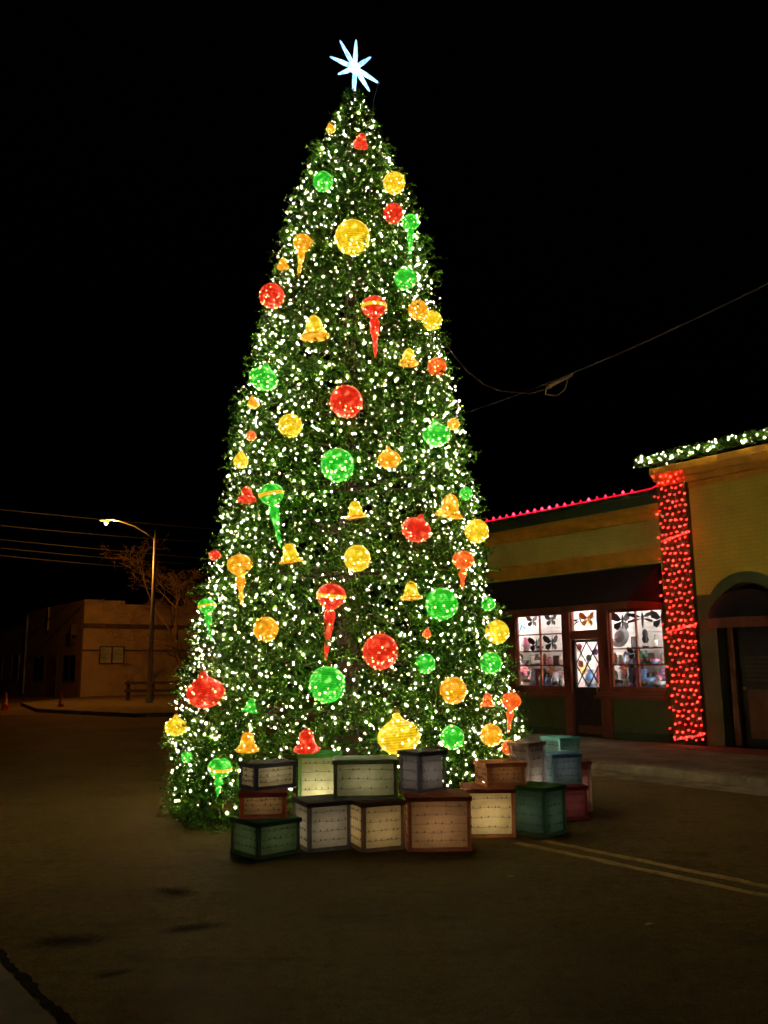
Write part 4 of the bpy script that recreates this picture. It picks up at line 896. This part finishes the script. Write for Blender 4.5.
# lit evergreen garland along the cornice
gd = thing('garland', 'evergreen garland with white lights along the golden building roof', 'garland', fl(2.2, -.06, 5.39), FA)
r5 = np.random.default_rng(33); n5 = 1500; gx = r5.uniform(-2.62, 4.6, n5); ga = r5.uniform(-.1, math.pi + .1, n5); gr = r5.uniform(.02, .10, n5)
base = np.stack([gx, np.cos(ga) * gr - .05, .10 + np.sin(ga) * gr], 1); d5 = np.stack([r5.normal(0, .6, n5), np.cos(ga), np.sin(ga) * .8], 1); d5 /= np.linalg.norm(d5, axis=1, keepdims=True)
Vg = sprays(base, d5, r5.uniform(.08, .18, n5), 26, .055, .009, r5); Vg[:, 2] = np.maximum(Vg[:, 2], .006 - .25 * (Vg[:, 1] < -.15))
link('greenery', np_mesh('greenery', Vg, np.arange(len(Vg)).reshape(-1, 3), 'needles'), gd)
MB().tube([(-2.6, -.05, .08), (0, -.05, .09), (4.6, -.05, .08)], .02, 6).build('core_rope', 'greenwire', gd)
gbm = bulb_mesh('bulb', 'garland_bulb', .010, .030)
for k in range(215):
    x = random.uniform(-2.66, 4.6); a = random.uniform(-.2, math.pi + .2); rr = random.uniform(.10, .20)
    if a > math.pi * .5 and random.random() < .3: pass
    o = link('bulb', gbm, gd, (x, -.06 - abs(math.cos(a)) * rr * random.choice((1, 1, 1, -.6)), max(.10 + math.sin(a) * rr, .03))); o.rotation_euler = (random.uniform(-1, 1), random.uniform(-1, 1), 0)

# ------------------------------------------------------------------ overhead cables on the right
def cable(name, a, b, sag, r, label, n=18, mat='wire', group=None):
    a, b = Vector(a), Vector(b); pts = []
    for k in range(n + 1):
        s = k / n; p = (b - a) * s; p.z -= sag * 4 * s * (1 - s); pts.append(tuple(p))
    return tag(MB().tube(pts, r, 5).build(name, mat, None, a), label, 'cable', group)
cable('overhead_cable', (5.46, 10.50, 6.66), (.96, 17.0, 6.46), .16, .013, 'taut overhead cable rising to the upper right edge')
oc = tag(MB().tube([(0, 0, 0), (.20, .4, -.12), (.45, .9, -.19), (.72, 1.4, -.21), (1.03, 1.9, -.15), (1.35, 2.35, -.03), (1.60, 2.6, .03), (2.08, 3.2, .33)], .010, 5).build('slack_cable', 'wire', None, (.75, 10.6, 5.83)), "slack cable drooping from the tree's right side to the taut cable", 'cable')
cl = thing('cable_clamp', 'rusty clamp with a wire loop where the two overhead cables join', 'clamp', (2.95, 13.9, 6.24))
MB().tube([(-.16, .14, .0), (.20, -.26, .08)], .030, 8).build('clamp_body', 'twig', cl); MB().tube([(-.16, .14, .0), (-.18, .16, -.12), (-.02, .0, -.20), (.10, -.1, -.12), (.14, -.18, .06)], .012, 5).build('wire_loop', 'twig', cl)
cable('power_cable', (-23.91, 31.90, 8.71), (-7.87, 48.40, 9.21), .12, .022, 'uppermost dark cable above the street lamp at the left', group='power cables at the left')
cable('power_cable', (-19.48, 35.20, 7.94), (-10.15, 47.20, 8.50), .12, .022, 'faint second cable just below the street lamp head', group='power cables at the left')
cable('power_cable', (-23.77, 31.90, 7.55), (-7.84, 48.40, 7.50), .12, .022, 'brightest lamp lit cable crossing left of the street lamp', group='power cables at the left')
cable('power_cable', (-20.68, 33.55, 7.01), (-10.35, 47.80, 7.28), .12, .022, 'lamp lit cable just below the brightest one at the left', group='power cables at the left')
cable('power_cable', (-20.03, 33.88, 6.66), (-10.85, 47.68, 6.92), .12, .022, 'lowest lamp lit cable above the tan building roof', group='power cables at the left')

# ------------------------------------------------------------------ street lamp, far building and the rest of the left side
LPX, LPY = -10.25, 38.07
sl = thing('street_lamp', 'tall grey street lamp glowing orange on a curved arm', 'street lamp', (LPX, LPY, .13))
MB().tube([(0, 0, 0), (0, 0, .25)], .17, 10).build('base', 'galv', sl); MB().tube([(0, 0, .25), (0, 0, 3.5), (-.0, 0, 7.55)], [.11, .09, .06], 10).build('pole', 'galv', sl, smooth=True)
MB().tube([(0, 0, 7.15), (-.35, -.05, 7.42), (-.9, -.15, 7.75), (-1.5, -.25, 7.95), (-1.95, -.3, 8.02)], [.05, .045, .04, .035, .03], 8).build('arm', 'galv', sl, smooth=True)
hd = MB().add([(-2.38, -.42, 7.96), (-1.88, -.42, 8.0), (-1.88, -.18, 8.0), (-2.38, -.18, 7.96), (-2.28, -.36, 8.08), (-1.78, -.33, 8.10), (-1.78, -.27, 8.10), (-2.28, -.24, 8.08)], [(0, 3, 2, 1), (4, 5, 6, 7), (0, 1, 5, 4), (1, 2, 6, 5), (2, 3, 7, 6), (3, 0, 4, 7)]).build('lamp_head', 'galv', sl)
lens = MB()
for j in range(5):
    ph = R_(-90 + 90 * j / 4 * .98)
    for k in range(12):
        a = k * math.pi / 6; lens.v.append((-2.13 + .13 * math.cos(ph) * math.cos(a), -.30 + .08 * math.cos(ph) * math.sin(a), 7.955 + .09 * math.sin(ph)))
lens.f = [(j * 12 + k, j * 12 + (k + 1) % 12, (j + 1) * 12 + (k + 1) % 12, (j + 1) * 12 + k) for j in range(4) for k in range(12)] + [tuple(range(12))[::-1]]
lens.build('lens', 'sodium', hd)
MB().lathe([(.008, -.035), (.04, -.02), (.04, .02), (.008, .03)], 10, (-2.13, -.30, 7.83)).build('lamp_bulb', 'sodium_bulb', hd)

BO = Vector((-16.66, 47.87, 0))
tb = thing('tan_building', 'tan flat roofed corner building lit orange by the street lamp', 'building', BO, FA)
def T(name, mat, x0, x1, y0, y1, z0, z1, parent=tb): return MB().box(x0, x1, y0, y1, z0, z1).build(name, mat, parent)
T('side_wall', 'tan_side', -11.2, -.255, 0, .25, 0, 5.40)
T('front_wall', 'tan_wall', -.25, 0, 0, 2.28, 0, 5.42); T('front_wall', 'tan_wall', -.25, -.006, 2.281, 13, 0, 5.22)
T('back_wall', 'tan_side', -11.2, -.256, 12.7, 13, 0, 5.2); T('far_wall', 'tan_side', -11.2, -11.0, .255, 12.69, 0, 5.2); T('roof', 'dark_band', -10.99, -.256, .26, 12.69, 5.0, 5.1)
b1 = T('band', 'dark_band', .002, .05, -.03, 13, 3.84, 4.10); T('thin_band', 'dark_band', .002, .03, -.02, .93, 2.57, 2.66); T('thin_band', 'dark_band', .002, .03, 2.40, 13, 2.57, 2.66)
wi = T('window', 'dark_band', .004, .05, .93, 2.36, 1.86, 1.93)
T('frame', 'dark_band', .004, .05, .93, 2.36, 2.79, 2.85, wi); T('frame', 'dark_band', .004, .05, .93, .99, 1.931, 2.789, wi); T('frame', 'dark_band', .004, .05, 2.30, 2.36, 1.931, 2.789, wi); T('frame', 'dark_band', .004, .05, 1.60, 1.69, 1.931, 2.789, wi)
T('pane', 'pale_glass', .006, .02, .992, 1.598, 1.932, 2.788, wi); T('pane', 'pale_glass', .006, .02, 1.692, 2.298, 1.932, 2.788, wi)
for z in (2.18, 2.40, 2.60): T('bar', 'galv', .055, .07, .95, 2.34, z, z + .022, wi)
for x0, x1 in ((-9.2, -7.0), (-3.2, -.95)):
    a = T('window', 'dark_band', x0, x1, -.03, -.004, .94, 1.0); T('frame', 'dark_band', x0, x1, -.03, -.004, 2.34, 2.40, a); T('frame', 'dark_band', x0, x0 + .08, -.03, -.004, 1.001, 2.339, a); T('frame', 'dark_band', x1 - .08, x1, -.03, -.004, 1.001, 2.339, a)
    T('pane', 'dim_glass', x0 + .081, (x0 + x1) / 2 - .03, -.02, -.004, 1.001, 2.339, a); T('pane', 'dim_glass', (x0 + x1) / 2 + .03, x1 - .081, -.02, -.004, 1.001, 2.339, a); T('mullion', 'dark_band', (x0 + x1) / 2 - .029, (x0 + x1) / 2 + .029, -.03, -.004, 1.001, 2.339, a)
dd = T('door', 'brown_wood', -5.95, -4.5, -.03, -.004, .02, 2.35); T('handle', 'brass', -4.75, -4.68, -.08, -.031, 1.0, 1.1, dd); T('door_frame', 'dark_band', -6.08, -5.955, -.05, -.004, .02, 2.45, dd); T('door_frame', 'dark_band', -4.495, -4.37, -.05, -.004, .02, 2.45, dd)
MB().tube([(-6.4, -.08, 3.95), (-6.4, -.08, 5.36)], .07, 8).build('vent_pipe', 'galv', tb); MB().tube([(-11.0, -.09, .05), (-11.0, -.09, 3.5), (-11.0, -.09, 5.2)], .07, 8).build('downpipe', 'galv', tb)
wl = T('wall_box', 'dark_band', -1.5, -1.15, -.32, -.004, 3.5, 4.1); MB().tube([(-1.33, -.2, 3.5), (-1.33, -.25, 3.3), (-1.33, -.02, 3.1)], .03, 6).build('bracket', 'dark_band', wl)
ob = thing('low_brick_building', 'darker low building at the far left behind the tan one', 'building', BO + FX * -11.3, FA)
MB().box(-12, -.02, -.0, 9, 0, 4.5).build('wall', 'tan_side', ob); MB().box(-12.1, -.02, -.1, 9.1, 4.502, 4.7).build('parapet', 'dark_band', ob)
for x0 in (-3.2, -7.5):
    a = MB().box(x0, x0 + 1.8, -.04, -.002, .9, 1.0).build('window', 'cone_white', ob); MB().box(x0, x0 + .14, -.04, -.002, 1.001, 2.6).build('frame', 'cone_white', a); MB().box(x0 + 1.66, x0 + 1.8, -.04, -.002, 1.001, 2.6).build('frame', 'cone_white', a); MB().box(x0 + .141, x0 + 1.659, -.02, -.002, 1.001, 2.6).build('pane', 'dim_glass', a)

# bare tree behind the lamp
bt = thing('bare_tree', 'leafless spreading tree behind the street lamp', 'tree', (-9.6, 44.8, 0.13))
rb = random.Random(5); limbs = []; twigs = MB()
def grow(p, d, ln, r, lv, mb):
    pts = [p]; rr = [r]; q = p; dd_ = d
    for k in range(4):
        dd_ = (dd_ + Vector((rb.gauss(0, .14), rb.gauss(0, .14), rb.gauss(.03, .10)))).normalized(); q = q + dd_ * ln / 4; pts.append(q); rr.append(r * (1 - .16 * (k + 1)))
    mb.tube([tuple(x) for x in pts], rr, 5 if lv < 2 else 3, False)
    if lv < 6:
        for k in range((3 if lv < 3 else 4) if lv else 7):
            s = rb.uniform(.35, 1.); i = min(int(s * 4), 3); b = pts[i].lerp(pts[i + 1], s * 4 - i)
            nd = (dd_ * .55 + Vector((rb.gauss(0, .6), rb.gauss(0, .6), rb.gauss(.12, .40)))).normalized()
            grow(b, nd, ln * rb.uniform(.50, .70), max(r * .46, .006), lv + 1, mb if lv > 0 else twigs)
tk = MB(); grow(Vector((0, 0, 0)), Vector((-.06, 0, 1)), 4.3, .15, 0, tk); tk.build('trunk', 'bark', bt); twigs.build('crown', 'twig', bt)

# rail barrier by the lamp
rf = thing('rail_fence', 'low wooden two rail barrier beside the street lamp base', 'fence', (-12.1, 41.2, .13))
fx = [0, 1.15, 2.3]
for x in fx: MB().box(x - .07, x + .07, -.07, .07, 0, .92).build('post', 'old_wood', rf)
for z in (.38, .74): MB().box(-.15, 2.45, -.12, -.072, z, z + .13).build('rail', 'old_wood', rf)
def cone(x, y, label):
    t = thing('traffic_cone', label, 'traffic cone', (x, y, 0), 0, 'traffic cones by the tan building'); MB().box(-.19, .19, -.19, .19, 0, .035).build('base', 'cone', t)
    MB().lathe([(.14, .036), (.09, .32)], 14).build('body', 'cone', t, smooth=True); MB().lathe([(.092, .321), (.068, .46)], 14).build('collar', 'cone_white', t); MB().lathe([(.067, .461), (.028, .70), (.02, .71)], 14).build('tip', 'cone', t)
cone(-13.0, 35.2, 'orange traffic cone in front of the tan building door'); cone(-15.45, 35.7, 'orange traffic cone at the left edge of the picture')
# dry leaves on the road
for x, y, a, lb in ((1.61, 5.69, .4, 'dry yellow leaf on the road in the right foreground'), (2.40, 7.02, 1.9, 'dry yellow leaf beside the double yellow line'), (.93, 6.95, .2, 'tiny pale leaf on the road in front of the boxes')):
    m = MB().poly([(-.035, 0, .006), (-.012, -.016, .010), (.02, -.014, .014), (.04, 0, .008), (.02, .015, .016), (-.012, .017, .012)], (0, 0, 1), .002)
    tag(m.build('fallen_leaf', 'leaf', None, (x, y, 0), a), lb, 'leaf', 'fallen leaves on the road')
